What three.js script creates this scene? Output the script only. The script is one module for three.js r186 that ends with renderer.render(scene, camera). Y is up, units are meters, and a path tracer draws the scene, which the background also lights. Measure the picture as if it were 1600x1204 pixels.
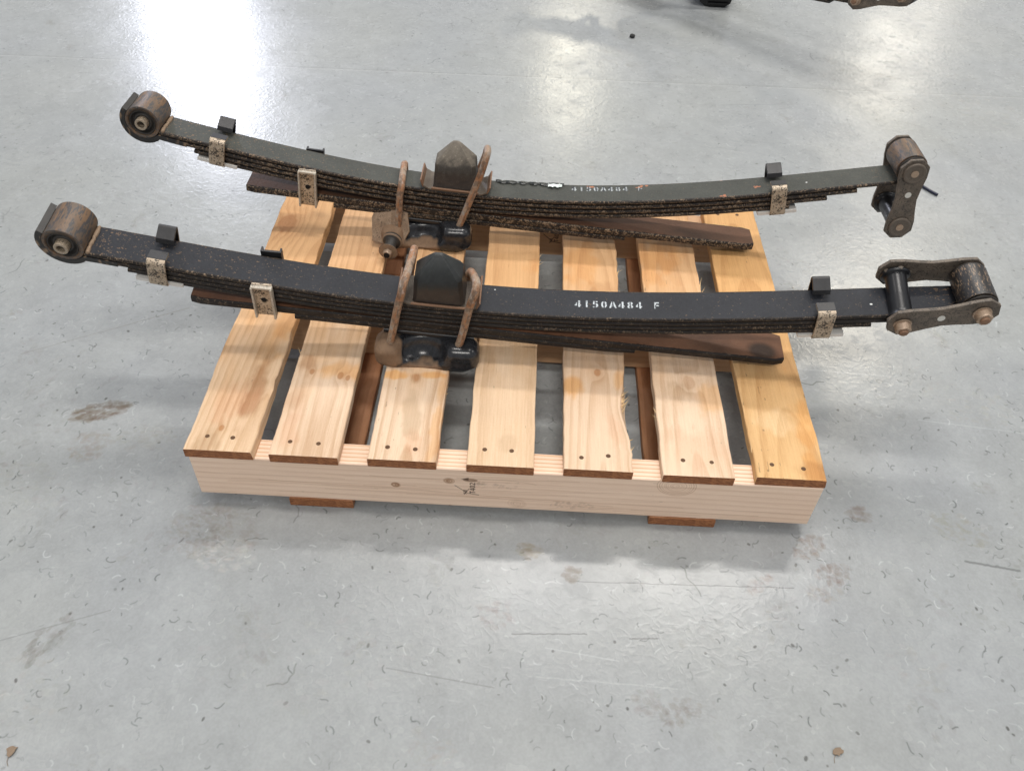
import * as THREE from 'three';
import { mergeGeometries, mergeVertices, toCreasedNormals } from 'three/addons/utils/BufferGeometryUtils.js';
import { RectAreaLightUniformsLib } from 'three/addons/lights/RectAreaLightUniformsLib.js';
import { MarchingCubes } from 'three/addons/objects/MarchingCubes.js';

// ---------------------------------------------------------------- camera, light, exposure
const scene = new THREE.Scene();
const camera = new THREE.PerspectiveCamera(48.97, 1600 / 1204, 0.05, 60);
camera.rotation.order = 'YXZ';
camera.rotation.set(-0.79496, 0.005368, 0.048643);
camera.position.set(0.4810, 1.0889, 0.7830);
const renderer = new THREE.WebGLRenderer({ antialias: true });
renderer.toneMapping = THREE.LinearToneMapping;
renderer.toneMappingExposure = 1;
renderer.shadowMap.enabled = true;
RectAreaLightUniformsLib.init();
scene.background = new THREE.Color(0.43, 0.445, 0.47);          // the pale walls and roof of the hall, seen only as reflected and bounced light
const LAMPS = [                                                // x, z, height, length along x, width along z, strength, colour
  [0.75, -0.45, 6.0, 1.6, 0.40, 58, 0xfffaf4],
  [1.25, -3.25, 5.4, 3.6, 0.42, 30, 0xfffaf4],
  [4.60, -7.20, 5.6, 0.9, 0.60, 70, 0xfff4e0],
  [1.12, -12.9, 5.4, 0.36, 1.1, 95, 0xfff6de],
  [6.75, -13.9, 5.4, 1.1, 0.8, 50, 0xfff6e4],
  [-5.0, -12.9, 5.4, 0.8, 0.90, 420, 0xeceffF],
  [-4.2, -1.2, 6.0, 0.9, 0.40, 48, 0xfffaf4],
  [5.6, 0.6, 6.0, 0.9, 0.40, 48, 0xfffaf4],
  [0.2, 4.2, 5.6, 2.0, 0.40, 66, 0xfffaf4],  // added lamp behind the camera, brightens the front face of the pallet
];

// ---------------------------------------------------------------- helpers
let seedState = 12345;
const setSeed = (s) => { seedState = s >>> 0; };
const rnd = () => { seedState = (seedState + 0x6d2b79f5) | 0; let t = Math.imul(seedState ^ (seedState >>> 15), 1 | seedState); t = (t + Math.imul(t ^ (t >>> 7), 61 | t)) ^ t; return ((t ^ (t >>> 14)) >>> 0) / 4294967296; };
const rr = (a, b) => a + (b - a) * rnd();
const hash = (x, y, z) => { let h = Math.imul(x, 374761393) ^ Math.imul(y, 668265263) ^ Math.imul(z, 1274126177); h = Math.imul(h ^ (h >>> 13), 1103515245); h ^= h >>> 16; return (h >>> 0) / 4294967296; };
const sm = (t) => t * t * (3 - 2 * t);
const lerp = (a, b, t) => a + (b - a) * t;
const clamp = (x, a = 0, b = 1) => Math.min(b, Math.max(a, x));
const step = (a, b, x) => sm(clamp((x - a) / (b - a)));
function noise(x, y, z = 0) {                                  // value noise 0..1
  const xi = Math.floor(x), yi = Math.floor(y), zi = Math.floor(z), u = sm(x - xi), v = sm(y - yi), w = z - zi;
  const p = (k) => lerp(lerp(hash(xi, yi, k), hash(xi + 1, yi, k), u), lerp(hash(xi, yi + 1, k), hash(xi + 1, yi + 1, k), u), v);
  return w === 0 ? p(zi) : lerp(p(zi), p(zi + 1), sm(w));
}
const fbm = (x, y, z = 0, n = 4) => { let s = 0, a = 0.5, t = 0; for (let i = 0; i < n; i++) { s += a * noise(x, y, z + i * 17); t += a; a *= 0.5; x *= 2.03; y *= 2.03; } return s / t; };
const toS = (l) => 255 * (l <= 0.0031308 ? 12.92 * l : 1.055 * Math.pow(Math.max(l, 0), 1 / 2.4) - 0.055);
function finish(t, srgb, rx = 1, ry = 1) {
  t.wrapS = t.wrapT = THREE.RepeatWrapping; t.magFilter = THREE.LinearFilter; t.minFilter = THREE.LinearMipmapLinearFilter; t.generateMipmaps = true;
  t.repeat.set(rx, ry); if (srgb) t.colorSpace = THREE.SRGBColorSpace; t.needsUpdate = true; return t;
}
function pixelTex(w, h, fn, srgb = true, rx = 1, ry = 1) {      // fn(u, v) -> linear rgb; row 0 is v = 0
  const d = new Uint8Array(w * h * 4);
  for (let y = 0, i = 0; y < h; y++) for (let x = 0; x < w; x++, i += 4) {
    const c = fn((x + 0.5) / w, (y + 0.5) / h);
    for (let k = 0; k < 3; k++) d[i + k] = srgb ? toS(c[k]) : 255 * clamp(c[k]);
    d[i + 3] = 255;
  }
  return finish(new THREE.DataTexture(d, w, h), srgb, rx, ry);
}
function canvasTex(w, h, fn, draw, srgb = true) {               // pixels first, then strokes; row 0 is the top (v = 1)
  const cv = document.createElement('canvas'); cv.width = w; cv.height = h;
  const g = cv.getContext('2d'), im = g.createImageData(w, h), d = im.data;
  for (let y = 0, i = 0; y < h; y++) for (let x = 0; x < w; x++, i += 4) {
    const c = fn((x + 0.5) / w, (y + 0.5) / h);
    for (let k = 0; k < 3; k++) d[i + k] = srgb ? toS(c[k]) : 255 * clamp(c[k]);
    d[i + 3] = 255;
  }
  g.putImageData(im, 0, 0); draw?.(g, w, h);
  return finish(new THREE.CanvasTexture(cv), srgb);
}
const std = (o) => new THREE.MeshStandardMaterial(o);
const used = new Map();
const numbered = (n) => { const k = used.get(n) ?? 0; used.set(n, k + 1); return k ? n + '_' + String(k).padStart(3, '0') : n; };
function add(name, geo, mat, parent = scene) { const m = new THREE.Mesh(geo, mat); m.name = parent === scene ? numbered(name) : name; m.castShadow = m.receiveShadow = true; parent.add(m); return m; }
function group(name, pos = [0, 0, 0]) { const g = new THREE.Group(); g.name = numbered(name); g.position.set(...pos); scene.add(g); return g; }
const tag = (o, label, category, grp) => { Object.assign(o.userData, { label, category }); if (grp) o.userData.group = grp; return o; };
const V = (x, y, z) => new THREE.Vector3(x, y, z);

// ---------------------------------------------------------------- the setting: painted concrete floor
const FX = -1.3, FZ = -2.35, FW = 3.6, FD = 2.8;                 // metres over which the floor's marks are strewn
{
  const draw = (g, rx, rz, px) => {
    setSeed(77); g.save(); g.scale(px / 569, px / 569);            // strokes are sized for 569 pixels per metre
    const X = (x) => (x - rx) * 569, Y = (z) => (z - rz) * 569; px = 569;
    const blot = (x, z, r, col, a, sx = 1, ang = 0, n = 60) => {   // a worn or dirty patch made of many dabs
      for (let i = 0; i < n; i++) { const t = rnd() * 6.283, q = Math.sqrt(rnd()) * r, dx = Math.cos(t) * q * sx, dz = Math.sin(t) * q;
        g.fillStyle = `rgba(${col},${a * 0.58 * rr(0.2, 1)})`; g.beginPath();
        g.ellipse(X(x + dx * Math.cos(ang) - dz * Math.sin(ang)), Y(z + dx * Math.sin(ang) + dz * Math.cos(ang)), rr(0.6, 4.5) * sx ** 0.5, rr(0.6, 3), ang + rr(-0.5, 0.5), 0, 7); g.fill(); }
    };
    const squig = (x, z, len, ang, col, a, w, bend = 0.7) => {
      g.strokeStyle = `rgba(${col},${a})`; g.lineWidth = w; g.lineCap = 'round'; g.beginPath(); let cx = X(x), cy = Y(z); g.moveTo(cx, cy);
      const n = 5 + Math.floor(rnd() * 4); for (let i = 0; i < n; i++) { ang += rr(-bend, bend); cx += Math.cos(ang) * len * px / n; cy += Math.sin(ang) * len * px / n; g.lineTo(cx, cy); } g.stroke();
    };
    const curl = (x, z, r, col, a, w) => { const t = rr(0, 6.3), k = rr(0.4, 1), m = rnd() < 0.4 ? -1 : 1; g.strokeStyle = `rgba(${col},${a})`; g.lineWidth = w; g.lineCap = 'round'; g.beginPath(); const q = (d, e) => [X(x + d * r * Math.cos(t) - e * r * Math.sin(t)), Y(z + d * r * Math.sin(t) + e * r * Math.cos(t))]; g.moveTo(...q(-1, 0)); g.bezierCurveTo(...q(-0.5, k * m), ...q(0.5, rr(-0.3, 1) * k * m), ...q(rr(0.4, 1), rr(-0.3, 0.3))); g.stroke(); };
    const P = () => [rr(FX, FX + FW), rr(FZ, FZ + FD)];
    for (let i = 0; i < 260; i++) { const [x, z] = P(); blot(x, z, rr(0.012, 0.06), '98,94,86', 0.16, rr(1, 2.5), rr(0, 3), 26); }
    for (let i = 0; i < 6500; i++) { const [x, z] = P(); curl(x, z, rr(0.002, 0.008), '82,86,86', rr(0.2, 0.75), rr(0.5, 1.0)); }
    for (let i = 0; i < 5200; i++) { const [x, z] = P(); curl(x, z, rr(0.002, 0.009), '204,208,210', rr(0.15, 0.5), rr(0.5, 1.0)); }
    for (let i = 0; i < 1100; i++) { const [x, z] = P(); if (fbm(x * 3 + 9, z * 3 + 9, 5, 3) < 0.48) continue; curl(x, z, rr(0.0015, 0.0055), '52,54,54', rr(0.25, 0.75), rr(0.45, 1.0)); }
    for (let i = 0; i < 70; i++) { const [x, z] = P(), a = rr(-0.5, 0.5), n = 4 + rnd() * 9; for (let k = 0; k < n; k++) { const l = rr(0.02, 0.09), dx = rr(-0.03, 0.03), dz = rr(-0.012, 0.012); g.strokeStyle = `rgba(${rnd() < 0.6 ? '96,98,98' : '196,200,202'},${rr(0.06, 0.2)})`; g.lineWidth = rr(0.5, 1.2); g.beginPath(); g.moveTo(X(x + dx), Y(z + dz)); g.quadraticCurveTo(X(x + dx + l / 2), Y(z + dz + a * l / 2 + 0.004), X(x + dx + l), Y(z + dz + a * l)); g.stroke(); } }
    for (let i = 0; i < 110; i++) { const [x, z] = P(); squig(x, z, rr(0.015, 0.07), rr(0, 6.3), '84,86,84', rr(0.25, 0.6), rr(0.7, 1.2), 0.9); }
    for (let i = 0; i < 1800; i++) { const [x, z] = P(); g.fillStyle = `rgba(70,70,68,${rr(0.2, 0.7)})`; g.beginPath(); g.ellipse(X(x), Y(z), rr(0.5, 2.1), rr(0.5, 1.3), rr(0, 3), 0, 7); g.fill(); }
    for (let i = 0; i < 46; i++) { const [x, z] = P(); g.strokeStyle = `rgba(80,82,80,${rr(0.3, 0.7)})`; g.lineWidth = 0.9; g.beginPath(); g.ellipse(X(x), Y(z), rr(2, 4.5), rr(1.6, 3.4), rr(0, 3), rr(0, 2), rr(3.6, 6.3)); g.stroke(); }
    for (let i = 0; i < 40; i++) { const [x, z] = P(), a = rr(-0.4, 0.4), l = rr(0.05, 0.22); g.strokeStyle = `rgba(${rnd() < 0.5 ? '200,204,206' : '92,94,94'},${rr(0.2, 0.45)})`; g.lineWidth = 0.8; g.beginPath(); g.moveTo(X(x), Y(z)); g.lineTo(X(x + l * Math.cos(a)), Y(z + l * Math.sin(a))); g.stroke(); }
    // marks that can be placed: saw joint, scuffs, stains and scratches
    const line = (x0, z0, x1, z1, col, a, w) => { g.strokeStyle = `rgba(${col},${a})`; g.lineWidth = w; g.beginPath(); g.moveTo(X(x0), Y(z0)); const n = 30; for (let i = 1; i <= n; i++) g.lineTo(X(lerp(x0, x1, i / n)) + rr(-0.4, 0.4), Y(lerp(z0, z1, i / n)) + rr(-0.35, 0.35)); g.stroke(); };
    line(-1.3, -1.468, 2.3, -1.54, '112,114,112', 0.5, 1.6); line(-1.3, -1.462, 2.3, -1.534, '225,226,224', 0.35, 1.0);
    line(0.576, 0.112, 0.908, 0.103, '70,70,70', 0.6, 0.7); line(0.495, 0.201, 0.60, 0.195, '86,86,86', 0.6, 0.9); line(0.66, 0.199, 0.70, 0.196, '86,86,86', 0.6, 0.9);
    line(1.184, 0.040, 1.262, 0.052, '110,112,112', 0.8, 2.2); line(0.53, 0.262, 0.72, 0.268, '200,203,203', 0.22, 0.8);
    line(-0.42, -0.30, -0.16, -0.45, '120,118,112', 0.35, 1.3); blot(-0.14, 0.25, 0.02, '90,88,80', 0.3, 2.2, -1.1, 60);
    blot(-0.225, -0.172, 0.020, '96,84,72', 0.5, 2.4, -0.35, 160); blot(-0.212, -0.095, 0.035, '132,124,116', 0.32, 1, 0, 160); blot(-0.13, -0.12, 0.03, '132,128,122', 0.25, 1.6, 0, 90);
    blot(0.035, 0.058, 0.05, '120,112,104', 0.22, 1.4, 0.3, 300); blot(0.02, 0.05, 0.04, '96,86,78', 0.22, 1.0, 0.6, 110); blot(0.065, 0.10, 0.03, '180,178,174', 0.4, 1.6, 0, 80);
    blot(0.945, 0.030, 0.03, '118,106,98', 0.42, 0.6, 0.9, 110); blot(0.975, 0.075, 0.03, '112,98,92', 0.4, 0.6, 1.2, 90); blot(0.95, 0.11, 0.03, '130,118,108', 0.3, 0.5, 1.4, 60); blot(0.86, 0.10, 0.025, '120,106,100', 0.35, 0.5, 0.9, 60);
    blot(0.515, 0.064, 0.014, '128,120,104', 0.4, 1.4, 0, 60); blot(0.58, 0.10, 0.012, '104,96,88', 0.5, 1, 0, 60); blot(0.40, 0.36, 0.03, '140,134,126', 0.25, 1, 0, 60); blot(0.72, 0.30, 0.03, '110,104,98', 0.35, 0.6, 1.2, 70); blot(0.68, 0.29, 0.02, '120,116,110', 0.3, 1, 0, 40);
    blot(1.04, -0.04, 0.016, '120,112,106', 0.45, 1.2, 0, 70); blot(1.19, -0.02, 0.03, '134,128,112', 0.28, 1.5, 0.4, 90); blot(1.06, 0.22, 0.035, '140,136,128', 0.25, 1.2, 0, 80); blot(0.47, 0.17, 0.025, '124,112,108', 0.3, 1, 0.5, 60);
    blot(1.30, -0.30, 0.05, '150,148,136', 0.25, 1.6, 0.2, 120); blot(-0.30, 0.0, 0.06, '150,148,142', 0.22, 1.5, 0, 130); blot(1.75, -1.45, 0.10, '160,156,144', 0.28, 1.6, 0, 160); blot(0.15, -1.95, 0.10, '150,150,148', 0.25, 2, 0, 90);
    blot(0.97, -0.30, 0.05, '138,136,122', 0.16, 2, 0.2, 90); blot(-0.15, 0.32, 0.05, '150,146,138', 0.25, 1.5, 0, 90); blot(0.2, 0.25, 0.08, '160,158,152', 0.2, 2, 0, 120);
    g.restore();
  };
  const skin = (rx, rz, rw, rd, TW) => {                          // one floor finish over rw x rd metres from (rx, rz)
    const TH = Math.round(TW * rd / rw), map = canvasTex(TW, TH, (u, v) => {
      const x = u * rw + rx - FX, z = v * rd + rz - FZ, c = fbm(x * 1.7, z * 1.7, 3, 3) - 0.5, f = fbm(x * 26, z * 22, 9, 3) - 0.5, h = fbm(x * 120, z * 120, 15, 2) - 0.5, k = noise(x * 420, z * 420, 5) - 0.5, y = fbm(x * 4, z * 4, 31, 3) - 0.5;
      const b = 0.318 + c * 0.04 + f * 0.05 + h * 0.03 + k * 0.03;
      return [b * (0.955 + y * 0.03), b * (1.0 + y * 0.02), b * (1.006 - y * 0.04)];
    }, (g) => draw(g, rx, rz, TW / rw));
    const rough = pixelTex(TW / 2, Math.round(TH / 2), (u, v) => { const x = u * rw + rx - FX, z = (1 - v) * rd + rz - FZ; const r = 0.24 + 0.14 * (fbm(x * 9, z * 9, 60, 4) - 0.45) + 0.05 * step(0.62, 0.8, fbm(x * 60, z * 60, 71, 2)); return [0, r, 0]; }, false);
    for (const t of [map, rough]) t.wrapS = t.wrapT = THREE.MirroredRepeatWrapping;
    const bm = bump.clone(); bm.repeat.set(rw / 0.5, rd / 0.5); bm.needsUpdate = true;
    return new THREE.MeshPhysicalMaterial({ map, roughnessMap: rough, roughness: 1, bumpMap: bm, bumpScale: 0.00022, metalness: 0, specularIntensity: 0.62 });
  };
  const B = 512, bump = pixelTex(B, B, (u, v) => {               // tiles 0.5 m: orange peel with fine worm-shaped ridges
    const per = (f, s) => { const a = (x, y) => noise(x, y, s), X = u * f, Y = v * f, wx = sm(u), wy = sm(v); return lerp(lerp(a(X, Y), a(X - f, Y), wx), lerp(a(X, Y - f), a(X - f, Y - f), wx), wy); };
    const w1 = per(24, 41) - 0.5, w2 = per(24, 47) - 0.5, U0 = u, V0 = v; u += w1 * 0.045 + (per(70, 43) - 0.5) * 0.012; v += w2 * 0.045 + (per(70, 53) - 0.5) * 0.012; u -= Math.floor(u); v -= Math.floor(v); const p = per(80, 11), q = 1 - Math.abs(per(56, 15) - 0.5) * 2, r = per(190, 19);
    const h = 0.40 * p + 0.42 * Math.pow(q, 6) + 0.18 * r; return [h, h, h];
  }, false);
  const ZS = -0.62, near = [-0.75, ZS, 2.35, 1.08], far = [FX, FZ, FW, FD];
  const part = (z0, z1, [rx, rz, rw, rd]) => { const g = new THREE.PlaneGeometry(30, z1 - z0); g.rotateX(-Math.PI / 2); g.translate(0.5, 0, (z0 + z1) / 2); const p = g.attributes.position, uv = g.attributes.uv; for (let i = 0; i < p.count; i++) uv.setXY(i, (p.getX(i) - rx) / rw, 1 - (p.getZ(i) - rz) / rd); return g; };
  const geo = mergeGeometries([part(ZS, 8, near), part(-22, ZS, far)], true), mat = [skin(...near, 2048), skin(...far, 2048)];
  const floor = add('floor', geo, mat); floor.userData.kind = 'structure'; floor.userData.label = 'grey painted concrete workshop floor with chips, scuffs and scratches';
}

// ---------------------------------------------------------------- lamps (high above, out of the picture)
{
  const body = new THREE.CylinderGeometry(1, 0.8, 0.5, 20, 1), glow = new THREE.BoxGeometry(1, 0.02, 1), hm = std({ color: 0x8a8c8e, roughness: 0.5 });
  const where = ['straight above the pallet', 'just beyond the pallet, mirrored in front of its beam', 'far to the right, mirrored beside the folded shackle', 'far back, mirrored at the top middle of the floor', 'far back, mirrored beside the shackle at the top edge', 'far back on the left, mirrored brightest on the floor', 'off to the left of the pallet', 'off to the right of the pallet', 'behind the camera, added to brighten the pallet front'];
  for (const [k, [x, z, y, sx, sz, power, col]] of LAMPS.entries()) {
    const t = tag(group('ceiling_lamp', [x, y, z]), 'white ceiling lamp hung high ' + where[k], 'lamp', 'ceiling lamps above the workshop floor');
    const h = add('housing', body, hm, t); h.scale.set(sx * 0.62, 0.3, sz * 0.62); h.position.y = 0.1;
    const d = add('diffuser', glow, std({ color: 0xffffff, emissive: col, emissiveIntensity: 6 }), t); d.scale.set(sx, 1, sz);
    const l = new THREE.RectAreaLight(col, power, sx, sz); l.position.set(0, -0.03, 0); l.rotation.x = -Math.PI / 2; t.add(l);
  }
}

// ---------------------------------------------------------------- timber
// Solid wood: a across the board, b through its thickness, l along it (metres).
function woodFn(o) {
  const k = o.knots ?? [], st = o.stainsAndLit ?? [], S = o.seed * 13.7;
  return (a, b, l) => {
    const wob = (fbm(l * 2.2 + S, a * 3, S, 2) - 0.5) * 0.028 + (noise(l * 11 + S, a * 14, S + 3) - 0.5) * 0.004;
    let da = a - (o.pa ?? 0.05) - (o.ta ?? 0) * l + wob, db = b + (o.pb ?? 0.04) + (o.tb ?? 0) * l + wob * 0.6, kn = 0, kd = 0;
    for (const [ka, kl, kr, st2 = 1] of k) { const e = Math.hypot((a - ka) * 1.1, (l - kl) * (l > kl ? 0.75 : 0.6)) + (noise(a * 150, l * 110, S + 8) - 0.5) * kr * 0.35; db += Math.exp(-((e / (kr * 2.1)) ** 2)) * kr * 1.3; kn = Math.max(kn, st2 * step(kr * 1.25, kr * 0.85, e)); kd = Math.max(kd, st2 * (0.42 * Math.exp(-((e / (kr * 2.6)) ** 2)))); if (e < kr * 1.3) { const q = (e / kr * 3) % 1; kn *= 0.72 + 0.28 * q; } }
    const A = a + b * 1.37, r = Math.hypot(da, db) / (o.ring ?? 0.006), f = r - Math.floor(r), ring = step(0.35, 0.92, f) * (1 - step(0.94, 1, f));
    const fib = noise(A * 620, l * 11, S + 5) * 0.5 + noise(A * 1900, l * 55, S + 6) * 0.5 - 0.5, blotch = fbm(A * 16, l * 5, S + 9, 3) - 0.5, fine = noise(A * 1200, l * 700, S + 2) - 0.5;
    const pore = noise(A * 900, l * 42, S + 21) > 0.87 && noise(A * 30, l * 20, S + 22) > 0.5 ? 0.22 : 0;
    let t = clamp(0.18 + ring * (o.contrast ?? 0.30) + fib * 0.46 + blotch * (o.blotch ?? 0.85) + fine * 0.14 + pore + kd * 0.8);
    let c = [0, 1, 2].map((i) => lerp(o.light[i], o.dark[i], t));
    for (const [sa, sl, ra, rl, col, am] of st) { const e = Math.hypot((a - sa) / ra, (l - sl) / rl) + (fbm(a * 60, l * 34, S + 40, 3) - 0.5) * 1.3; const q = am * step(1, 0.35, e); for (let i = 0; i < 3; i++) c[i] *= lerp(1, col[i], q); }
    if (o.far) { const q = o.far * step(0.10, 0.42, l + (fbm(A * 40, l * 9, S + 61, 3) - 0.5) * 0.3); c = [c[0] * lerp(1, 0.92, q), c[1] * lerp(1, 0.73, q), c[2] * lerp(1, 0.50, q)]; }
    if (kn > 0) c = c.map((x, i) => lerp(x, (o.knotColor ?? [0.40, 0.17, 0.055])[i], kn * 0.8));
    const g = noise(A * 420, l * 75, S + 77); if (g > 0.93 && noise(A * 22, l * 13, S + 78) > 0.6) c = c.map((x) => x * 0.55);
    return c;
  };
}
// A sawn board lying along +l with section w x t; the texture unrolls its four long faces. Returns { body, caps }.
function sawn(w, t, len, o) {
  const N = o.seg ?? 28, ch = o.chamfer ?? 0.0012, per = 2 * (w + t), geo = new THREE.BufferGeometry(), pos = [], uv = [], idx = [];
  const sec = [[ch, t], [w * 0.33, t], [w * 0.66, t], [w - ch, t], [w, t - ch], [w, ch], [w - ch, 0], [ch, 0], [0, ch], [0, t - ch]];
  const S = o.seed * 7.3, e = o.wave ?? 0.0017;
  const at = (i, j) => {
    const l = i / N * len; let [a, b] = sec[j];
    const right = a > w * 0.8, left = a < w * 0.2;
    if (right) a += (fbm(l * 26, S, 1, 4) - 0.5) * 2 * e + (o.waneR ? o.waneR(l) * (b > t / 2 ? 1 : 0.25) : 0);
    if (left) a += (fbm(l * 26, S, 2, 4) - 0.5) * 2 * e + (o.waneL ? o.waneL(l) * (b > t / 2 ? 1 : 0.25) : 0);
    if (b > t * 0.8) b += (fbm(l * 9 + a * 20, S, 3, 2) - 0.5) * 0.0012;
    const bow = (o.bow ?? 0) * 4 * (l / len) * (1 - l / len);
    return [a, b + bow, l];
  };
  const perim = (j) => { const [a, b] = sec[j]; if (j <= 3) return a; if (j <= 5) return w + (t - b); if (j <= 7) return w + t + (w - a); return 2 * w + t + b; };
  const faces = [[0, 1], [1, 2], [2, 3], [3, 4], [4, 5], [5, 6], [6, 7], [7, 8], [8, 9], [9, 0]];
  for (const [j, k] of faces) {
    const base = pos.length / 3;
    for (let i = 0; i <= N; i++) for (const q of [j, k]) { pos.push(...at(i, q)); let s = perim(q); if (j === 9 && q === 0) s = per; uv.push(i / N, s / per); }
    for (let i = 0; i < N; i++) { const A = base + i * 2; idx.push(A, A + 1, A + 2, A + 1, A + 3, A + 2); }
  }
  geo.setAttribute('position', new THREE.Float32BufferAttribute(pos, 3)); geo.setAttribute('uv', new THREE.Float32BufferAttribute(uv, 2)); geo.setIndex(idx); geo.computeVertexNormals();
  const cap = (i, flip) => { const g = new THREE.BufferGeometry(), p = [], u = [], ix = []; for (let j = 0; j < 10; j++) { const v = at(i, j); p.push(...v); u.push(v[0] * 9.5, v[1] * 24); } for (let j = 1; j < 9; j++) ix.push(0, flip ? j : j + 1, flip ? j + 1 : j); g.setAttribute('position', new THREE.Float32BufferAttribute(p, 3)); g.setAttribute('uv', new THREE.Float32BufferAttribute(u, 2)); g.setIndex(ix); g.computeVertexNormals(); return g; };
  return { body: geo, caps: [cap(0, true), cap(N, false)] };
}
function woodMat(w, t, len, o, paint) {
  const f = woodFn(o), per = 2 * (w + t), W = o.tw ?? 1024, H = o.th ?? 256;
  const map = canvasTex(W, H, (u, v) => { const s = (1 - v) * per; let a, b; if (s < w) { a = s; b = t; } else if (s < w + t) { a = w; b = t - (s - w); } else if (s < 2 * w + t) { a = w - (s - w - t); b = 0; } else { a = 0; b = s - 2 * w - t; } return f(a, b, u * len); }, paint && ((g, cw, chh) => paint(g, (l) => l / len * cw, (s) => (1 - s / per) * chh)));
  map.wrapS = map.wrapT = THREE.ClampToEdgeWrapping;
  return std({ map, roughness: 0.72, bumpMap: grain, bumpScale: 0.00035 });
}
const grain = pixelTex(256, 512, (u, v) => { const h = 0.6 * noise(v * 120, u * 14, 3) + 0.4 * noise(v * 300, u * 70, 7); return [h, h, h]; }, false, 2, 2);
const endTex = pixelTex(256, 256, (u, v) => { const r = Math.hypot(u - 0.4, (v + 1.3) * 0.42 + 0.02 * noise(u * 9, v * 9)) * 17, f = r - Math.floor(r), n = fbm(u * 50, v * 40, 4, 3), t = clamp(0.55 * f + 1.2 * (n - 0.35) + 0.5 * (fbm(u * 5, v * 4, 8, 2) - 0.5) - 0.35 * step(0.62, 0.7, noise(u * 14, v * 7, 9))); return [lerp(0.42, 0.19, t), lerp(0.17, 0.065, t), lerp(0.065, 0.024, t)]; });
const endMat = std({ map: endTex, roughness: 0.85, bumpMap: grain, bumpScale: 0.0006 });
const endPale = std({ map: pixelTex(128, 128, (u, v) => { const f = (Math.hypot(u - 0.3, v + 0.5) * 18) % 1, n = fbm(u * 40, v * 60, 8, 3), t = clamp(0.5 * f + 0.6 * (n - 0.3)); return [lerp(0.66, 0.46, t), lerp(0.50, 0.30, t), lerp(0.34, 0.17, t)]; }), roughness: 0.8 });
const nailMat = std({ color: 0x5c4028, roughness: 0.7 });
const splintMat = std({ color: 0xe2c292, roughness: 0.8 });

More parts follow.
